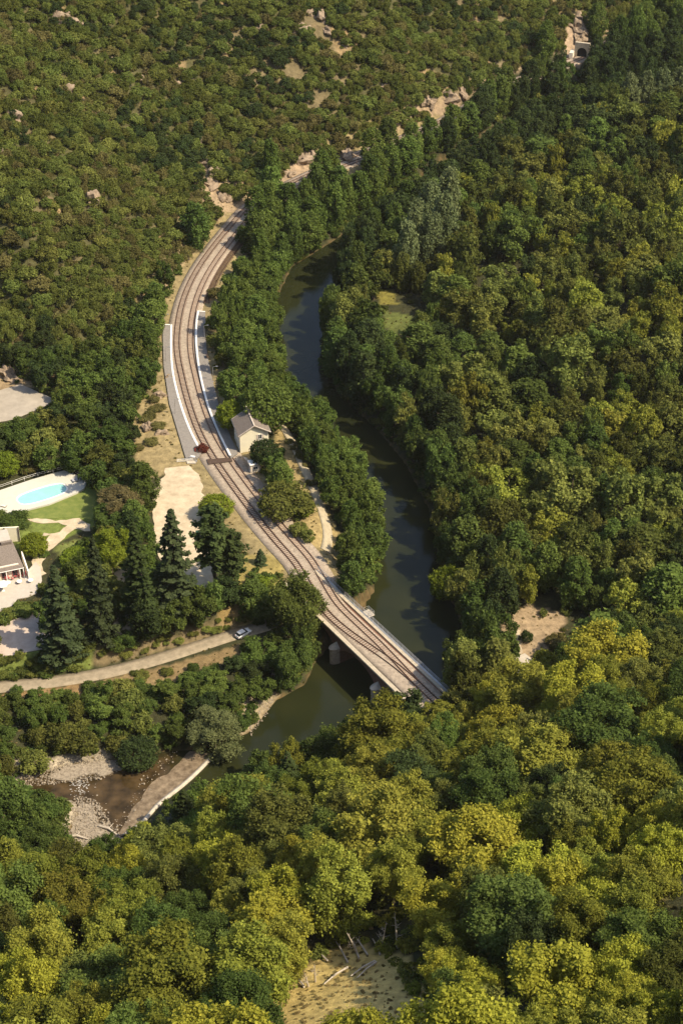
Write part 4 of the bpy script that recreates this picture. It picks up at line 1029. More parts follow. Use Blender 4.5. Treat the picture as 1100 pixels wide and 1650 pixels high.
sp('leafy_tree', 652, 1182, 'broad', 'dark', 4.8, 12, 'dark tree at the near end of the bridge deck', var=2)
sp('leafy_tree', 622, 1190, 'broad', 'dark', 4.0, 9, 'dark tree just left of the near end of the bridge', var=1)
sp('conifer_tree', 560, 1225, 'conifer', 'dark', 4.2, 13, 'dark conifer at the water edge below the bridge', var=1)
sp('conifer_tree', 300, 1345, 'conifer', 'dark', 4.0, 13, 'dark conifer overlooking the crest of the weir', var=2)
sp('conifer_tree', 262, 1375, 'conifer', 'dark', 4.2, 11, 'broad dark conifer left of the conifer over the weir', var=0)
sp('conifer_tree', 425, 1300, 'conifer', 'dark', 4.0, 13, 'dark conifer at the river edge between weir and bridge', var=3)
sp('conifer_tree', 465, 1290, 'conifer', 'dark', 4.0, 14, 'taller dark conifer at the river edge between weir and bridge', var=1)
for i, (px, py) in enumerate(((690,445),(668,430),(712,430),(655,455),(690,400),(720,385))):
    sp('poplar_tree', px, py, 'poplar', 'pale', 4.3, 21+2*(i % 3), ['pale silvery poplar in the middle of the riverside clump', 'pale silvery poplar left of the clump', 'pale silvery poplar right of the clump', 'lowest pale silvery poplar of the clump', 'pale silvery poplar at the back of the clump', 'farthest pale silvery poplar of the clump'][i], var=i % 2)
for i, (px, py) in enumerate(((1010,190),(1035,185),(1062,182),(1088,178))):
    sp('poplar_tree', px, py, 'poplar', 'pale', 4.0, 17, ['pale poplar leftmost in the far upper right row', 'second pale poplar in the far upper right row', 'third pale poplar in the far upper right row', 'rightmost pale poplar in the far upper right row'][i], var=i % 2)
sp('leafy_tree', 730, 1166, 'broad', 'right', 4.4, 9.5, 'olive tree at the right corner of the near end of the bridge', var=1)
sp('leafy_tree', 698, 1178, 'broad', 'fore', 4.0, 8, 'light olive tree centred on the near end of the bridge deck', var=3)
sp('shrub', 847, 1034, 'oak', 'dark', 1.6, 3.4, 'dark upright shrub splitting the bare earth clearing right of the river', 'shrub', trunk=False)
sp('shrub', 893, 1040, 'oak', 'hilldry', 2.4, 3.2, 'brownish shrub at the right edge of the bare earth clearing', 'shrub', trunk=False, var=1)
sp('shrub', 818, 1040, 'oak', 'right', 2.2, 4.0, 'olive shrub at the left edge of the bare earth clearing', 'shrub', trunk=False, var=2)
# platform-side shrubs
for i, (px, py, R, H, fam) in enumerate(((345,530,2.6,4.5,'hill'),(352,560,3.2,4.5,'hill'),(362,590,2.6,5,'right'),(372,620,2.4,5,'right'),(345,478,2.2,3,'hilldry'),(395,390,3.2,6,'river'),(487,830,2.6,4,'bright'),(480,860,2.2,3.5,'right'),(495,870,2.0,3,'right'),(420,962,2.2,2.6,'bright'),(428,945,2.2,2.8,'bright'),(398,955,1.8,2.4,'river'))):
    sp('shrub', px, py, 'oak', fam, R, H, ['dark shrub nearest the upper end of the narrow platform', 'olive shrub beside the narrow platform', 'olive shrub halfway down the narrow platform', 'olive shrub next to the bright green tree behind the house', 'dry shrub above the narrow platform end', 'dark shrub where the tracks vanish behind trees', 'bright shrub between the tracks and the dirt path', 'olive shrub on the bank above the tracks', 'small olive shrub beside the bend of the dirt path', 'yellow-green shrub on the bank above the white car', 'yellow-green shrub near the small young conifer', 'dark shrub right of the pines above the lower road'][i], 'shrub', lod=1, var=i % 3, trunk=False)
sp('shrub', 326, 728, 'oak', 'red', 1.7, 2.6, 'dark red shrub beside the signal mast', 'shrub', trunk=False)
# garden shrubs, hedges
for i, (px, py, R, H, fam) in enumerate(((20,845,4.5,2.6,'river'),(-8,842,3.5,2.6,'river'),(40,1000-14,3,2,'hill'),(62,978,2.2,1.8,'brown'),(100,935,2.4,3,'hilldry'),(112,900,1.6,1.6,'brown'),(15,990,2,1.5,'hill'),(70,895,1.5,1.2,'river'))):
    sp('hedge', px, py, 'oak', fam, R, H, ['clipped green hedge between the pool deck and the villa', 'clipped green hedge at the left edge under the pool deck', 'olive shrub row above the pink driveway', 'brownish shrub beside the driveway top', 'dry shrub beside the tall broad conifer top', 'small brown shrub beside the garden path', 'low olive shrub at the left edge above the driveway', 'small green shrub between the round tree and garden path'][i], 'hedge', lod=0, trunk=False, var=i % 2)

# ---- keep the openings the valley has clear of trees
CLEAR = [
 [(540,398),(485,436),(458,480),(450,525),(455,560),(472,608),(502,625),(530,660),(572,705),(598,760),(618,822),(628,870),(620,930),(602,985),(636,1035),(680,1085),(712,1112),(722,1082),(722,1030),(706,990),(695,930),(688,890),(690,850),(675,790),(645,740),(610,700),(570,670),(532,630),(515,600),(517,560),(512,515),(525,470),(540,430),(548,402)],
 [(510,1060),(545,1085),(600,1160),(520,1165),(480,1180),(440,1190),(400,1235),(350,1275),(310,1255),(240,1325),(190,1350),(100,1375),(90,1340),(130,1290),(20,1262),(30,1248),(180,1222),(300,1200),(340,1215),(395,1185),(435,1122),(490,1107)],
 [(388,350),(386,400),(352,470),(332,500),(335,560),(348,615),(360,655),(374,700),(372,730),(410,790),(450,840),(500,880),(570,980),(640,1040),(712,1110),(700,1145),(640,1120),(560,1040),(505,985),(450,920),(400,905),(360,850),(330,800),(318,760),(245,760),(250,720),(262,690),(256,600),(256,520),(285,470),(320,420),(360,370)],
 [(248,755),(320,752),(340,850),(350,940),(320,955),(262,905),(246,850)],
 [(372,662),(432,668),(430,730),(400,740),(372,735)], [(398,735),(420,740),(415,775),(380,770),(372,735)],
 [(-10,775),(105,757),(143,773),(150,800),(148,835),(60,840),(35,850),(60,910),(68,935),(30,985),(-10,990)],
 [(40,838),(150,838),(150,855),(90,895),(60,930),(50,880)],
 [(-10,627),(35,618),(94,645),(22,678),(-10,680)],
 [(-10,1008),(70,985),(80,1045),(0,1062),(-10,1062)],
 [(-10,1095),(80,1090),(240,1055),(395,1000),(430,1010),(425,1040),(380,1040),(240,1085),(80,1115),(-10,1120)],
 [(150,1052),(260,1030),(390,985),(395,1010),(250,1055),(150,1070)], [(190,1090),(260,1075),(350,1055),(330,1075),(240,1110)],
 [(605,467),(632,470),(640,492),(612,490)], [(618,502),(665,510),(670,528),(632,540),(620,525)],
 [(815,985),(830,975),(860,1000),(898,990),(903,1020),(880,1042),(862,1048),(850,1070),(838,1102),(824,1096),(832,1060),(835,1030)],
 [(440,1600),(490,1560),(560,1515),(620,1535),(650,1590),(695,1615),(695,1665),(435,1665)],
 [(1085,1380),(1110,1380),(1110,1470),(1060,1470),(1078,1420)],
 [(915,40),(945,40),(945,100),(925,110),(912,90)], [(680,172),(705,158),(748,154),(730,174),(695,186)],
 [(450,690),(470,690),(500,760),(545,850),(540,905),(512,905),(505,850),(470,770)],
 [(328,258),(352,300),(385,335),(360,345),(330,300)], [(450,300),(495,248),(512,250),(470,300)], [(545,265),(580,235),(600,240),(560,275)], [(625,228),(642,226),(642,236),(625,240)],
 [(380,890),(432,885),(432,910),(395,915)], [(220,660),(262,640),(268,750),(235,760)], [(0,592),(25,600),(22,622),(0,625)],
]
rng2 = np.random.default_rng(11)
def cleared(X, Y, Zg, R, H, tall=True):
    bad = np.zeros(len(X), bool)
    pts = [proj(X, Y, Zg), proj(X, Y, Zg+.35*H), proj(X, Y, Zg+.7*H), proj(X, Y, Zg+.93*H), proj(X-.6*R, Y, Zg+.55*H), proj(X+.6*R, Y, Zg+.55*H), proj(X-.4*R, Y, Zg+.25*H), proj(X+.4*R, Y, Zg+.25*H)]
    if tall: pts += [proj(X-.45*R, Y, Zg+.85*H), proj(X+.45*R, Y, Zg+.85*H)]
    for poly in (CLEAR if tall else CLEAR[2:]):
        for a, b, _ in pts: bad |= inpoly(a, b, poly)
    return bad
CAMPL = [(-400,440),(0,470),(230,540),(262,700),(250,760),(210,860),(200,1000),(0,1060),(-400,1100)]
LOWZ = [(-400,1110),(0,1115),(200,1085),(400,1040),(500,1000),(520,1060),(480,1110),(400,1190),(200,1220),(20,1260),(-400,1280)]
DARKB = [(560,400),(640,300),(740,225),(800,178),(950,105),(1400,10),(1400,100),(1100,128),(960,205),(830,255),(740,320),(690,375)]
SUNNY = [[(605,467),(632,470),(640,492),(612,490)], [(618,502),(665,510),(670,528),(632,540),(620,525)],
 [(815,985),(830,975),(860,1000),(898,990),(903,1020),(880,1042),(862,1048),(850,1070),(838,1102),(824,1096),(832,1060),(835,1030)],
 [(440,1600),(490,1560),(560,1525),(605,1555),(640,1610),(640,1660),(435,1660)],
 [(1085,1380),(1110,1380),(1110,1470),(1060,1470),(1078,1420)]]
def shaded(X, Y, Zg, R, H):
    bad = np.zeros(len(X), bool)
    for k in (.45, .7, .92):
        hz = H*k/math.tan(SUN_EL); x = X-hz*math.cos(SUN_AZ); y = Y-hz*math.sin(SUN_AZ)
        for o in (-.5, 0, .5):
            a, b, _ = proj(x, y+o*R, Z(x, y))
            for poly in SUNNY: bad |= inpoly(a, b, poly)
    return bad
def scatter(n_try, spacing_fn, xr, yr):
    cell = 3.0; grid = {}; out = []
    X = rng2.uniform(*xr, n_try); Y = rng2.uniform(*yr, n_try); Zg = Z(X, Y)
    px, py, dep = proj(X, Y, Zg); ok = (px > -260) & (px < 1480) & (py > -90) & (py < 1900) & (Y > 118) & (river_d(X, Y) > .8)
    inh = inpoly(X, Y, HILL); inf = inpoly(X, Y, FORE); dr = river_d(X, Y); dn = dpl(X, Y, RAIL_N)
    ok &= (dn > 6.5)
    right = X > np.interp(Y, RBW[:, 1][np.argsort(RBW[:, 1])], RBW[:, 0][np.argsort(RBW[:, 1])])
    low = inpoly(px, py, LOWZ) & ~inf & ~inh; camp = inpoly(px, py, CAMPL) & ~inh & ~inf; db = inpoly(px, py, DARKB) & ~inh
    zone = np.full(n_try, 3)                                  # 3 = left bank strip
    zone[right & ~inh & ~inf] = 4; zone[right & ~inh & ~inf & (dr < 13)] = 5
    zone[db] = 6; zone[(zone == 4) & (py < 300) & (dr < 16)] = 6; zone[camp] = 2; zone[low] = 7; zone[inh] = 1; zone[inf] = 8
    u = rng2.uniform(0, 1, (n_try, 4))
    Rr = {1: (1.5, 3.7), 2: (3.0, 5.2), 3: (2.8, 4.6), 4: (3.0, 8.2), 5: (3.2, 5.2), 6: (3.5, 5.8), 7: (2.0, 4.2), 8: (4.0, 9.6)}
    Hr = {1: (2.2, 5.6), 2: (5, 10.5), 3: (7, 13), 4: (7, 19), 5: (11, 18), 6: (11.5, 16.5), 7: (3.0, 7.0), 8: (8.0, 19.0)}
    Rad = np.zeros(n_try); Hh = np.zeros(n_try)
    for z_ in range(1, 9):
        m_ = zone == z_; Rad[m_] = Rr[z_][0]+(Rr[z_][1]-Rr[z_][0])*u[m_, 0]**1.3; Hh[m_] = Hr[z_][0]+(Hr[z_][1]-Hr[z_][0])*(.45*u[m_, 0]+.55*u[m_, 1])
    far3 = (zone == 3) & (py < 440); Hh[far3] = 13+4*u[far3, 1]; Rad[far3] = 3.6+1.8*u[far3, 0]
    nb_ = (zone == 5) & (py < 480); Hh[nb_] = 14+5*u[nb_, 1]
    hs = (zone == 2) & (py < 640); Rad[hs] *= .85; cl_ = (zone == 6) | ((zone == 3) & (py < 440)); Rad[cl_] *= .9
    kk = (zone == 1) & (fbm(X, Y, 26, 11)+.5*fbm(X, Y, 8, 17) > .56); ok &= ~kk
    ok &= ~((zone == 4) & (vnoise(X, Y, 22, 41) > .42)) & ~((zone == 8) & (vnoise(X, Y, 16, 43) > .42))
    ok &= ~shaded(X, Y, Zg, Rad, Hh)
    ok &= ~cleared(X, Y, Zg, Rad, Hh)
    idx_ = np.nonzero(ok)[0]
    spx = [(a, b, r_) for a, b, r_ in SPECIAL]
    for i in idx_:
        x, y, R = X[i], Y[i], Rad[i]
        k = {1: .60, 2: .70, 3: .68, 4: .72, 5: .66, 6: .62, 7: .68, 8: .68}[int(zone[i])]
        cx, cy = int(x//8), int(y//8); good = True
        for a in (-1, 0, 1):
            for b in (-1, 0, 1):
                for (x2, y2, R2) in grid.get((cx+a, cy+b), ()):
                    if (x-x2)**2+(y-y2)**2 < ((R+R2)*k)**2: good = False; break
                if not good: break
            if not good: break
        if good:
            for (x2, y2, R2) in spx:
                if (x-x2)**2+(y-y2)**2 < ((R+R2)*.7)**2: good = False; break
        if good:
            grid.setdefault((cx, cy), []).append((x, y, R)); out.append((x, y, float(Zg[i]), int(zone[i]), R, float(Hh[i]), float(px[i]), float(py[i]), float(dep[i]), u[i, 2], u[i, 3]))
    return out
TR = scatter(340000, None, (-330, 420), (118, 900))
def family(t):
    x, y, z, zn, R, H, px, py, dep, a, b = t
    n = float(fbm(np.array([x]), np.array([y]), 30, 31)[0]); s = a+.7*n
    if zn == 1: return ('oak', 'hill' if s < .72 else ('hilldry' if b > .6 else 'right')) if s > .12 else ('oak', 'dark')
    if zn == 2: return ('broad', 'right' if s > .6 else ('lush' if s > .38 else ('river' if s > .12 else 'dark')))
    if zn == 3 and py < 440: return ('poplar', 'lush' if s < .75 else 'river')
    if zn == 3 and s > .35: return (('poplar', 'lush') if b < .3 else ('broad', 'lush'))
    if zn == 3: return (('poplar', 'river') if b < .35 else ('broad', 'river')) if s < .8 else ('broad', 'right')
    if zn == 4 and b < .45 and float(river_d(np.array([x]), np.array([y]))[0]) < 48: return ('poplar', 'river' if s < .5 else ('lush' if s < .75 else 'right'))
    if zn == 4:
        if s > .82: return ('broad', 'fore')
        if .30 < s < .42: return ('broad', 'lush')
        if s < .12: return ('broad', 'dark')
        return ('broad', 'right')
    if zn == 5: return ('poplar' if b < .5 else 'broad', 'dark' if s < .3 else ('river' if s < .75 else 'right'))
    if zn == 6: return ('poplar' if b < .6 else 'broad', 'dark' if s < .75 else 'river')
    if zn == 7: return ('broad', 'lush' if s > .4 else ('river' if s > .1 else 'dark')) if s < .8 else ('oak', 'right')
    yl = .74-.40*max(0, min(1, (py-1300)/350))
    if s < .20: return ('broad', 'river' if b > .4 else 'dark')
    if s < .38: return ('broad', 'lush' if b > .5 else 'right')
    return ('broad', 'fore' if s < yl+.25 else 'yellow')
rows = []
for t in TR:
    kd, fm = family(t); rows.append((t[4]/t[8], kd, fm, t))
rows.sort(key=lambda r: -r[0])
ADJ = {'lush': 'fresh green', 'hill': 'dark olive', 'hilldry': 'brownish dry', 'river': 'deep green', 'dark': 'dark green', 'right': 'olive green', 'pale': 'pale', 'fore': 'light olive', 'yellow': 'yellow-green'}
def where(t, kd):
    zn, px, py = t[3], t[6], t[7]
    if zn == 8:
        cols = ((150, 'near left edge'), (330, 'far left of dry clearing'), (500, 'left of dry clearing'), (700, 'in line with dry clearing'), (860, 'right of dry clearing'), (980, 'far right of dry clearing'), (9999, 'near right edge'))
        c_ = [n for lim, n in cols if px < lim][0]
        r = 'at photo foot,' if py > 1600 else ('lower near slope,' if py > 1480 else ('mid near slope,' if py > 1370 else ('near wood edge,' if py < 1260 else 'upper near slope,')))
        return r+' '+c_
    if zn == 4: return 'in right wood, '+('level with the bridge' if py > 900 else ('level with the dirt path' if py > 760 else ('level with the station house' if py > 620 else ('level with the platforms' if py > 480 else 'level with the railway bend'))))+(', right edge' if px > 960 else (', middle' if px > 820 else ', river side'))
    if zn == 5: return 'on the right river bank, '+('near the bridge' if py > 900 else ('level with the dirt path' if py > 760 else ('opposite the station house' if py > 600 else 'at the river bend')))
    if zn == 6: return ('lower left end' if px < 640 else ('left half' if px < 720 else ('middle' if px < 820 else ('right half' if px < 960 else 'far right end'))))+' of the dark far river belt'
    if zn == 3: return 'between railway and river, '+('near the bridge' if py > 850 else ('by the station house' if py > 600 else ('beside the platforms' if py > 480 else ('just beyond the platforms' if py > 400 else ('by the railway bend' if px < 470 else 'by the far river bend')))))
    if zn == 2: return ('above the pool' if py < 800 else 'by the villa garden') if py > 600 else 'at the hill foot left of the platforms'
    if zn == 7: return 'below the lower road, '+('left of the dark round tree' if px < 222 else 'near the willow dome')
    r = 'low' if py > 380 else ('midway' if py > 180 else 'high')
    return r+' on the left hillside, '+('near the left edge' if px < 130 else ('left of the railway bend' if px < 340 else ('above the railway bend' if px < 620 else 'towards the tunnel')))
cnt = {}; stuff = []; nind = 0; ind = {}
for sz, kd, fm, t in rows:
    x, y, z, zn, R, H, px, py, dep, a, b = t
    inframe = -20 < px < 1120 and -20 < py < 1860
    lim = {'broad': 300, 'poplar': 150, 'oak': 150}[kd]
    if inframe and cnt.get(kd, 0) < lim:
        cnt[kd] = cnt.get(kd, 0)+1
        lod = 0 if (kd == 'broad' and zn == 8) else 1
        nm = {'broad': 'leafy_tree', 'poplar': 'poplar_tree', 'oak': 'scrub_oak'}[kd]
        kn = {'broad': 'tree', 'poplar': 'narrow tree', 'oak': 'scrub oak'}[kd]
        sz_ = {'broad': (4.0, 5.2), 'poplar': (3.5, 4.2), 'oak': (2.8, 3.6)}[kd]; sw = 'small' if R < sz_[0] else ('mid-sized' if R < sz_[1] else 'big')
        lab = f"{sw} {ADJ[fm]} {kn} {where(t, kd)}"
        o_ = plant(nm, x, y, z-.1, kd, lod, int(a*997) % (4 if lod == 0 else 5), fm, R, H, a*6.28, lab, 'tree', lab.replace('tree', 'trees').replace('scrub oak', 'scrub oaks'))
        ind.setdefault(lab, []).append((px, o_))
        nind += 1
    else: stuff.append((kd, fm, t))
WN = ['zero', 'one', 'two', 'three', 'four', 'five', 'six', 'seven', 'eight', 'nine', 'ten', 'eleven', 'twelve']
WO = ['first', 'second', 'third', 'fourth', 'fifth', 'sixth', 'seventh', 'eighth', 'ninth', 'tenth', 'eleventh', 'twelfth']
for lab, L_ in ind.items():
    n = len(L_)
    if 2 <= n <= 12:
        for i, (_, o_) in enumerate(sorted(L_, key=lambda q: q[0])):
            nl_ = lab+(', leftmost of ' if i == 0 else (', rightmost of ' if i == n-1 else ', %s from left of ' % WO[i]))+WN[n]
            if len(nl_.split()) <= 16: o_['label'] = nl_
print('trees', len(rows), 'individual', cnt, 'stuff', len(stuff))

# ---- the rest of the forest: one object, copies of whole trees set at surveyed points
protos = {}; pc_ = bpy.data.collections.new('forest_kinds')
def proto(kd, fm, var, lod=1):
    k = (kd, fm, var, lod)
    if k not in protos:
        o = bpy.data.objects.new('kind_%03d' % len(protos), get_crown(kd, lod, var, fm)); pc_.objects.link(o); protos[k] = len(protos)
    return protos[k]
def gn_forest(name, pts, idx, scl, rot, label=None, coll=None):
    me = bpy.data.meshes.new(name); me.from_pydata(pts, [], [])
    for nm, ty, da in (('kidx', 'INT', idx), ('rotz', 'FLOAT', rot)):
        a = me.attributes.new(nm, ty, 'POINT'); a.data.foreach_set('value', np.array(da, dtype=np.int32 if ty == 'INT' else np.float32))
    a = me.attributes.new('scl', 'FLOAT_VECTOR', 'POINT'); a.data.foreach_set('vector', np.array(scl, np.float32).ravel())
    o = bpy.data.objects.new(name, me); C.objects.link(o)
    ng = bpy.data.node_groups.new(name, 'GeometryNodeTree'); ng.interface.new_socket('Geometry', in_out='INPUT', socket_type='NodeSocketGeometry'); ng.interface.new_socket('Geometry', in_out='OUTPUT', socket_type='NodeSocketGeometry')
    N = ng.nodes; gi = N.new('NodeGroupInput'); go = N.new('NodeGroupOutput'); iop = N.new('GeometryNodeInstanceOnPoints'); ci = N.new('GeometryNodeCollectionInfo')
    ci.inputs['Collection'].default_value = coll; ci.inputs['Separate Children'].default_value = True; ci.inputs['Reset Children'].default_value = True
    def att(nm, ty):
        q = N.new('GeometryNodeInputNamedAttribute'); q.data_type = ty; q.inputs[0].default_value = nm; return [s for s in q.outputs if s.enabled and s.name == 'Attribute'][0]
    ce = N.new('ShaderNodeCombineXYZ'); er = N.new('FunctionNodeEulerToRotation')
    L_ = ng.links; L_.new(gi.outputs[0], iop.inputs['Points']); L_.new(ci.outputs[0], iop.inputs['Instance']); iop.inputs['Pick Instance'].default_value = True
    L_.new(att('kidx', 'INT'), iop.inputs['Instance Index']); L_.new(att('rotz', 'FLOAT'), ce.inputs[2]); L_.new(ce.outputs[0], er.inputs[0]); L_.new(er.outputs[0], iop.inputs['Rotation'])
    L_.new(att('scl', 'FLOAT_VECTOR'), iop.inputs['Scale']); L_.new(iop.outputs[0], go.inputs[0])
    md_ = o.modifiers.new('forest', 'NODES'); md_.node_group = ng
    return tag(o, kind='stuff')
P_, I_, S_, Ro = [], [], [], []
for kd, fm, t in stuff:
    x, y, z, zn, R, H, px, py, dep, a, b = t; R0, H0 = NOM[kd]
    P_.append((x, y, z-.1)); I_.append(proto(kd, fm, int(a*997) % 4, 0 if (kd == 'broad' and zn == 8) else 1)); S_.append((R/R0, R/R0, H/H0)); Ro.append(a*6.28)
gn_forest('distant_forest', P_, I_, S_, Ro, coll=pc_)
# undergrowth
pc2 = bpy.data.collections.new('shrub_kinds'); k2 = {}
fams = ['hill', 'river', 'right', 'fore', 'hilldry', 'brown', 'dark']
for i, fm in enumerate(fams):
    for v in (0, 1):
        o = bpy.data.objects.new('shrubkind_%02d' % (i*2+v), get_crown('shrub', 1, v, fm)); pc2.objects.link(o)
nS = 80000; X = rng2.uniform(-240, 330, nS); Y = rng2.uniform(120, 860, nS); Zg = Z(X, Y); px, py, dep = proj(X, Y, Zg)
s_ = rng2.uniform(.5, 1.25, nS); dr = river_d(X, Y)
ok = (px > -150) & (px < 1300) & (py > -60) & (py < 1800) & (dr > .5) & (dpl(X, Y, RAIL_N) > 7) & (Y > 118) & ~cleared(X, Y, Zg, s_*1.5, s_*1.8, False)
inh = inpoly(X, Y, HILL); inf = inpoly(X, Y, FORE); right = X > np.interp(Y, RBW[:, 1][np.argsort(RBW[:, 1])], RBW[:, 0][np.argsort(RBW[:, 1])])
hs_ok = rng2.uniform(0, 1, nS) < np.where(inh, .9, np.where(right & ~inf, .35, .8)); ok &= hs_ok
ok &= ~(inh & (fbm(X, Y, 26, 11)+.5*fbm(X, Y, 8, 17) > .60))
u = rng2.uniform(0, 1, nS)
fi = np.where(inh, np.where(u < .5, 0, np.where(u < .8, 4, 5)), np.where(inf, np.where(u < .6, 3, 2), np.where(right, 2, np.where(u < .6, 1, 0))))
I_ = (fi*2+(u*100).astype(int) % 2)[ok]; P_ = np.column_stack([X, Y, Zg-.1])[ok]; sc = s_[ok]
gn_forest('undergrowth', [tuple(p) for p in P_], I_, np.column_stack([sc, sc, sc*rng2.uniform(.7, 1.2, len(sc))]), u[ok]*6.28, coll=pc2)
print('undergrowth', ok.sum())

# bushes and reeds hanging over the river banks
nS = 30000; X = rng2.uniform(-120, 260, nS); Y = rng2.uniform(235, 700, nS); dr = river_d(X, Y); Zg = Z(X, Y); px, py, dep = proj(X, Y, Zg)
ok = (dr > .05) & (dr < 4.5) & ~cleared(X, Y, Zg, np.full(nS, 1.2), np.full(nS, 1.5), False) & ~inpoly(px, py, [(10,1215),(205,1205),(205,1245),(10,1275)]) & ~inpoly(px, py, [(380,1100),(450,1090),(450,1135),(400,1195)]) & (dpl(X, Y, RAIL) > 6)
ok &= ~inpoly(px, py, [(80,1280),(210,1270),(210,1400),(80,1400)])
s_ = rng2.uniform(.7, 1.7, nS)*np.where(dr < 1.2, .7, 1); kk_ = np.where(rng2.uniform(0, 1, nS) < .6, 2, 4)+rng2.integers(0, 2, nS); rz_ = rng2.uniform(0, 6, nS)
gn_forest('river_bank_bushes', [tuple(p) for p in np.column_stack([X, Y, Zg-.1])[ok]], kk_[ok], np.column_stack([s_, s_, s_*1.1])[ok], rz_[ok], coll=pc2)

# gravel and cobbles on the bars and weir foot
pc4 = bpy.data.collections.new('cobble_kinds')
for i in range(3): pc4.objects.link(bpy.data.objects.new('cobble_%d' % i, bould[i]))
X = []; Y = []
for poly, n in (([(15,1228),(90,1228),(190,1208),(212,1232),(165,1256),(110,1262),(30,1268)], 2600), ([(120,1280),(158,1290),(180,1330),(205,1352),(150,1380),(85,1388),(85,1362),(115,1340),(118,1300)], 2600), ([(385,1130),(440,1095),(450,1120),(405,1188)], 700), ([(235,1240),(275,1212),(290,1212),(195,1345),(180,1345)], 160)):
    Pw = WP(poly, .1); a = rng2.uniform(Pw[:, 0].min(), Pw[:, 0].max(), n*3); b = rng2.uniform(Pw[:, 1].min(), Pw[:, 1].max(), n*3); k = inpoly(a, b, Pw); X += list(a[k][:n]); Y += list(b[k][:n])
X = np.array(X); Y = np.array(Y); nS = len(X); zz = np.maximum(Z(X, Y), .05)+rng2.uniform(-.05, .25, nS)*(river_d(X, Y) < 1); s_ = .06+.26*rng2.uniform(0, 1, nS)**3
gn_forest('river_gravel', [tuple(p) for p in np.column_stack([X, Y, zz])], rng2.integers(0, 3, nS), np.column_stack([s_, s_*.8, s_*.6]), rng2.uniform(0, 6, nS), coll=pc4)

# dry grass tufts and weeds on the bare verges
pc3 = bpy.data.collections.new('tuft_kinds')
for i, fm in enumerate(('hilldry', 'straw', 'straw')):
    o = bpy.data.objects.new('tuftkind_%02d' % i, get_crown('shrub', 1, i % 2, fm)); pc3.objects.link(o)
nS = 60000; X = rng2.uniform(-130, 110, nS); Y = rng2.uniform(122, 560, nS); Zg = Z(X, Y); px, py, dep = proj(X, Y, Zg); dnn = dpl(X, Y, RAIL_N); dr = river_d(X, Y)
blk = np.zeros(nS, bool)
for poly in ([(262,757),(303,749),(330,790),(350,955),(318,965),(246,870),(246,790)], [(-20,775),(105,755),(143,773),(135,790),(30,828),(-20,830)], [(258,518),(280,518),(330,735),(295,750)], [(362,660),(440,660),(432,720),(412,780),(366,745)], [(-10,840),(70,880),(68,940),(0,990)], [(-10,1008),(70,985),(80,1045),(0,1062)], [(-10,620),(35,615),(95,645),(22,680),(-10,680)], [(820,1005),(845,1005),(860,1055),(840,1105),(820,1100)], [(315,498),(335,498),(335,560),(385,735),(365,740),(312,560)]): blk |= inpoly(px, py, poly)
ok = ~blk & (px > -60) & (px < 1150) & (py > 300) & (py < 1700) & (dr > .4) & (dnn > 5.6) & (dpl(X, Y, LROAD) > 1.9) & (dpl(X, Y, DPATH) > 1.5) & ((rng2.uniform(0, 1, nS) < .30+.5*fbm(X, Y, 6, 71)) | inpoly(px, py, SUNNY[3]))
ok &= ~inpoly(px, py, [(20,828),(160,780),(150,850),(60,900)])
s_ = rng2.uniform(.08, .26, nS); kk_ = np.where(inpoly(px, py, SUNNY[3]) | inpoly(px, py, SUNNY[2]), 1, rng2.integers(0, 3, nS))
gn_forest('dry_grass', [tuple(p) for p in np.column_stack([X, Y, Zg-.03])[ok]], kk_[ok], np.column_stack([s_, s_, s_*.9])[ok], (s_*99)[ok], coll=pc3)

# ---- bushes that hug the openings: low, in the zones where full trees would cover what is seen
def low_plants(poly_px, n, R, H, fam, name, label, group, z=8.5, kind='oak', lod=1):
    P = np.array(poly_px, float); k = 0; x0, y0 = P.min(0); x1, y1 = P.max(0); tries = 0; placed = []
    while k < n and tries < n*60:
        tries += 1; px, py = rng2.uniform(x0, x1), rng2.uniform(y0, y1)
        if not inpoly(np.array([px]), np.array([py]), P)[0]: continue
        g = onground(px, py)
        if g is None: continue
        rr = rng2.uniform(*R)
        if any((g[0]-a)**2+(g[1]-b)**2 < ((rr+c_)*.5)**2 for a, b, c_ in placed): continue
        placed.append((g[0], g[1], rr))
        plant(name, g[0], g[1], g[2]-.1, kind, lod, int(rng2.integers(0, 3)), fam, rr, rng2.uniform(*H), rng2.uniform(0, 6), label, 'shrub', group, False); k += 1
low_plants([(0,1120),(150,1108),(250,1100),(400,1045),(440,1070),(430,1110),(200,1125),(0,1150)], 26, (1.3,2.6), (1.4,2.8), 'river', 'shrub', 'low green shrub on the bank just below the lower road', 'low shrubs below the lower road')
low_plants([(0,1060),(140,1045),(150,1062),(80,1088),(0,1096)], 16, (1.2,2.2), (1.0,1.9), 'right', 'shrub', 'low olive shrub on the verge between driveway and lower road', 'low shrubs between driveway and lower road')
low_plants([(150,1052),(290,1018),(390,985),(398,1003),(300,1035),(160,1068)], 22, (.8,1.6), (.7,1.4), 'right', 'shrub', 'low olive shrub on the bank just above the lower road', 'low shrubs on the bank above the lower road')
low_plants([(200,1085),(290,1072),(285,1095),(210,1100)], 4, (1.0,1.6), (1.0,1.6), 'right', 'shrub', 'small olive shrub on the dry bank beneath the lower road', 'small shrubs on the dry bank')
low_plants([(-10,1275),(60,1290),(125,1295),(120,1330),(85,1390),(-10,1440)], 22, (2.0,3.6), (2.4,4.6), 'river', 'shrub', 'green riverside bush left of the boulders below the weir', 'riverside bushes left of the boulders')
low_plants([(0,745),(70,745),(100,752),(0,776)], 8, (1.3,2.2), (1.4,2.4), 'hilldry', 'shrub', 'dry brownish shrub along the back of the pool deck', 'dry shrubs behind the pool deck')
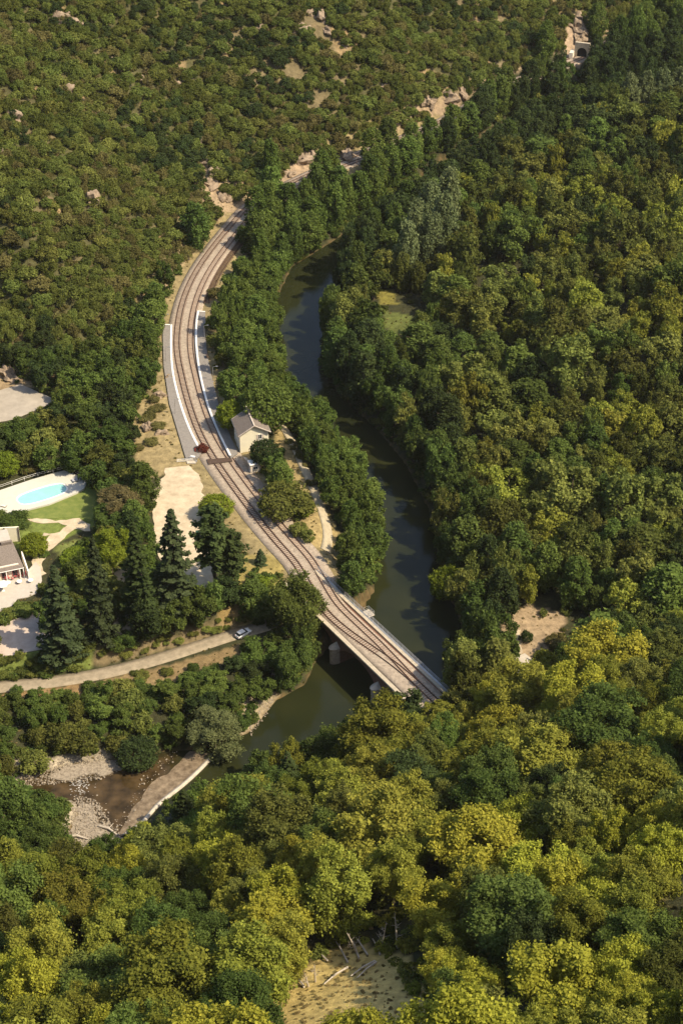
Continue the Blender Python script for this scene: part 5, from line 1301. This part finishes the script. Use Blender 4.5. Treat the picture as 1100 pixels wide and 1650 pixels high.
low_plants([(215,650),(255,640),(262,740),(230,800)], 10, (1.2,2.2), (1.2,2.2), 'hilldry', 'shrub', 'dry brownish shrub on the bare slope left of the platform', 'dry shrubs left of the platform')
low_plants([(455,700),(475,700),(500,760),(540,840),(535,850),(490,770)], 8, (.9,1.5), (.8,1.4), 'hilldry', 'shrub', 'dry shrub along the dirt path', 'dry shrubs along the dirt path')
low_plants([(640,1180),(720,1150),(800,1110),(800,1180),(680,1210)], 12, (2.0,3.2), (3,4.5), 'dark', 'shrub', 'dark shrub at the foot of the near wood by the bridge end', 'dark shrubs by the bridge end')
# pale dead branches lying in the dry clearing
for i, (a, b_, c_, d_) in enumerate(((535,1510,560,1552),(560,1502,578,1545),(566,1505,592,1540),(565,1575,604,1550),(575,1578,606,1552),(522,1588,560,1560),(468,1565,490,1592),(508,1535,528,1550),(600,1515,612,1540))):
    g1 = onground(a, b_); g2 = onground(c_, d_)
    if g1 is None or g2 is None: continue
    p = Vector(g1); q = Vector(g2)-p; mb = MB(); mb.tube([(0, 0, .35), tuple(q*.5+Vector((0, .1, .55))), tuple(q+Vector((0, 0, .25)))], [.09, .14, .18], 5)
    mb.tube([tuple(q*.5+Vector((0, .1, .55))), tuple(q*.3+Vector((.5, .2, .9)))], [.08, .03], 4)
    o = mb.build('dead_branch', M['barkpale']); o.location = p
    tag(o, 'pale dead branch lying on the dry grass clearing', 'branch', 'dead branches on the dry clearing')

# bare dead trees among the near wood
def bare_tree(px, py, H, lean, seed, label):
    g_ = onground(px, py); rr = random.Random(seed); e = empty('dead_tree', (g_[0], g_[1], g_[2]-.2), rr.uniform(0, 6)); tag(e, label, 'tree')
    top = Vector((lean*H*.35, .1*H, H)); mb = MB(); mb.tube([(0, 0, 0), tuple(top*.5+Vector((.1, 0, 0))), tuple(top)], [.2, .13, .04], 6); mb.build('trunk', M['barkpale'], e)
    mb = MB()
    for i in range(11):
        k = rr.uniform(.3, .95); p = top*k; a = rr.uniform(0, 6.28); L = H*.28*(1.1-k); q = p+Vector((math.cos(a)*L, math.sin(a)*L, L*.7))
        mb.tube([tuple(p), tuple(q)], [.04, .012], 4); mb.tube([tuple((p+q)/2), tuple((p+q)/2+Vector((math.sin(a)*L*.4, -math.cos(a)*L*.4, L*.4)))], [.02, .008], 3)
    b_ = mb.build('branches', M['barkpale'], e); b_['kind'] = 'stuff'
for i, q in enumerate(((575,1536,6,-.8,1,'leaning dead tree at the upper edge of the dry clearing'),(612,1530,6.5,.3,2,'upright dead tree at the upper edge of the dry clearing'),(640,1528,7,.5,3,'dead tree at the shaded right end of the dry clearing'),
  (497,1590,4.5,-.6,4,'short dead tree at the left edge of the dry clearing'),(508,1582,5,.2,5,'bare sapling beside the short dead tree'),(133,1452,11,.1,6,'tall bare pale tree in the near wood below the weir'),(156,1446,10,.2,7,'second bare pale tree in the near wood below the weir'),(1010,1560,7,-.8,8,'leaning bare tree near the lower right edge'))): bare_tree(*q)

# ---- the valley's thin summer haze
hb = MB().box((0, 420, 138), (2400, 2000, 290)).build('haze', None)
m = bpy.data.materials.new('haze_air'); m.use_nodes = True; t = m.node_tree; t.nodes.clear()
pv = t.nodes.new('ShaderNodeVolumePrincipled'); pv.inputs['Density'].default_value = .000028; pv.inputs['Color'].default_value = (.96, .92, .84, 1); pv.inputs['Anisotropy'].default_value = .2
ou = t.nodes.new('ShaderNodeOutputMaterial'); t.links.new(pv.outputs[0], ou.inputs['Volume']); hb.data.materials.append(m)
tag(hb, kind='stuff')
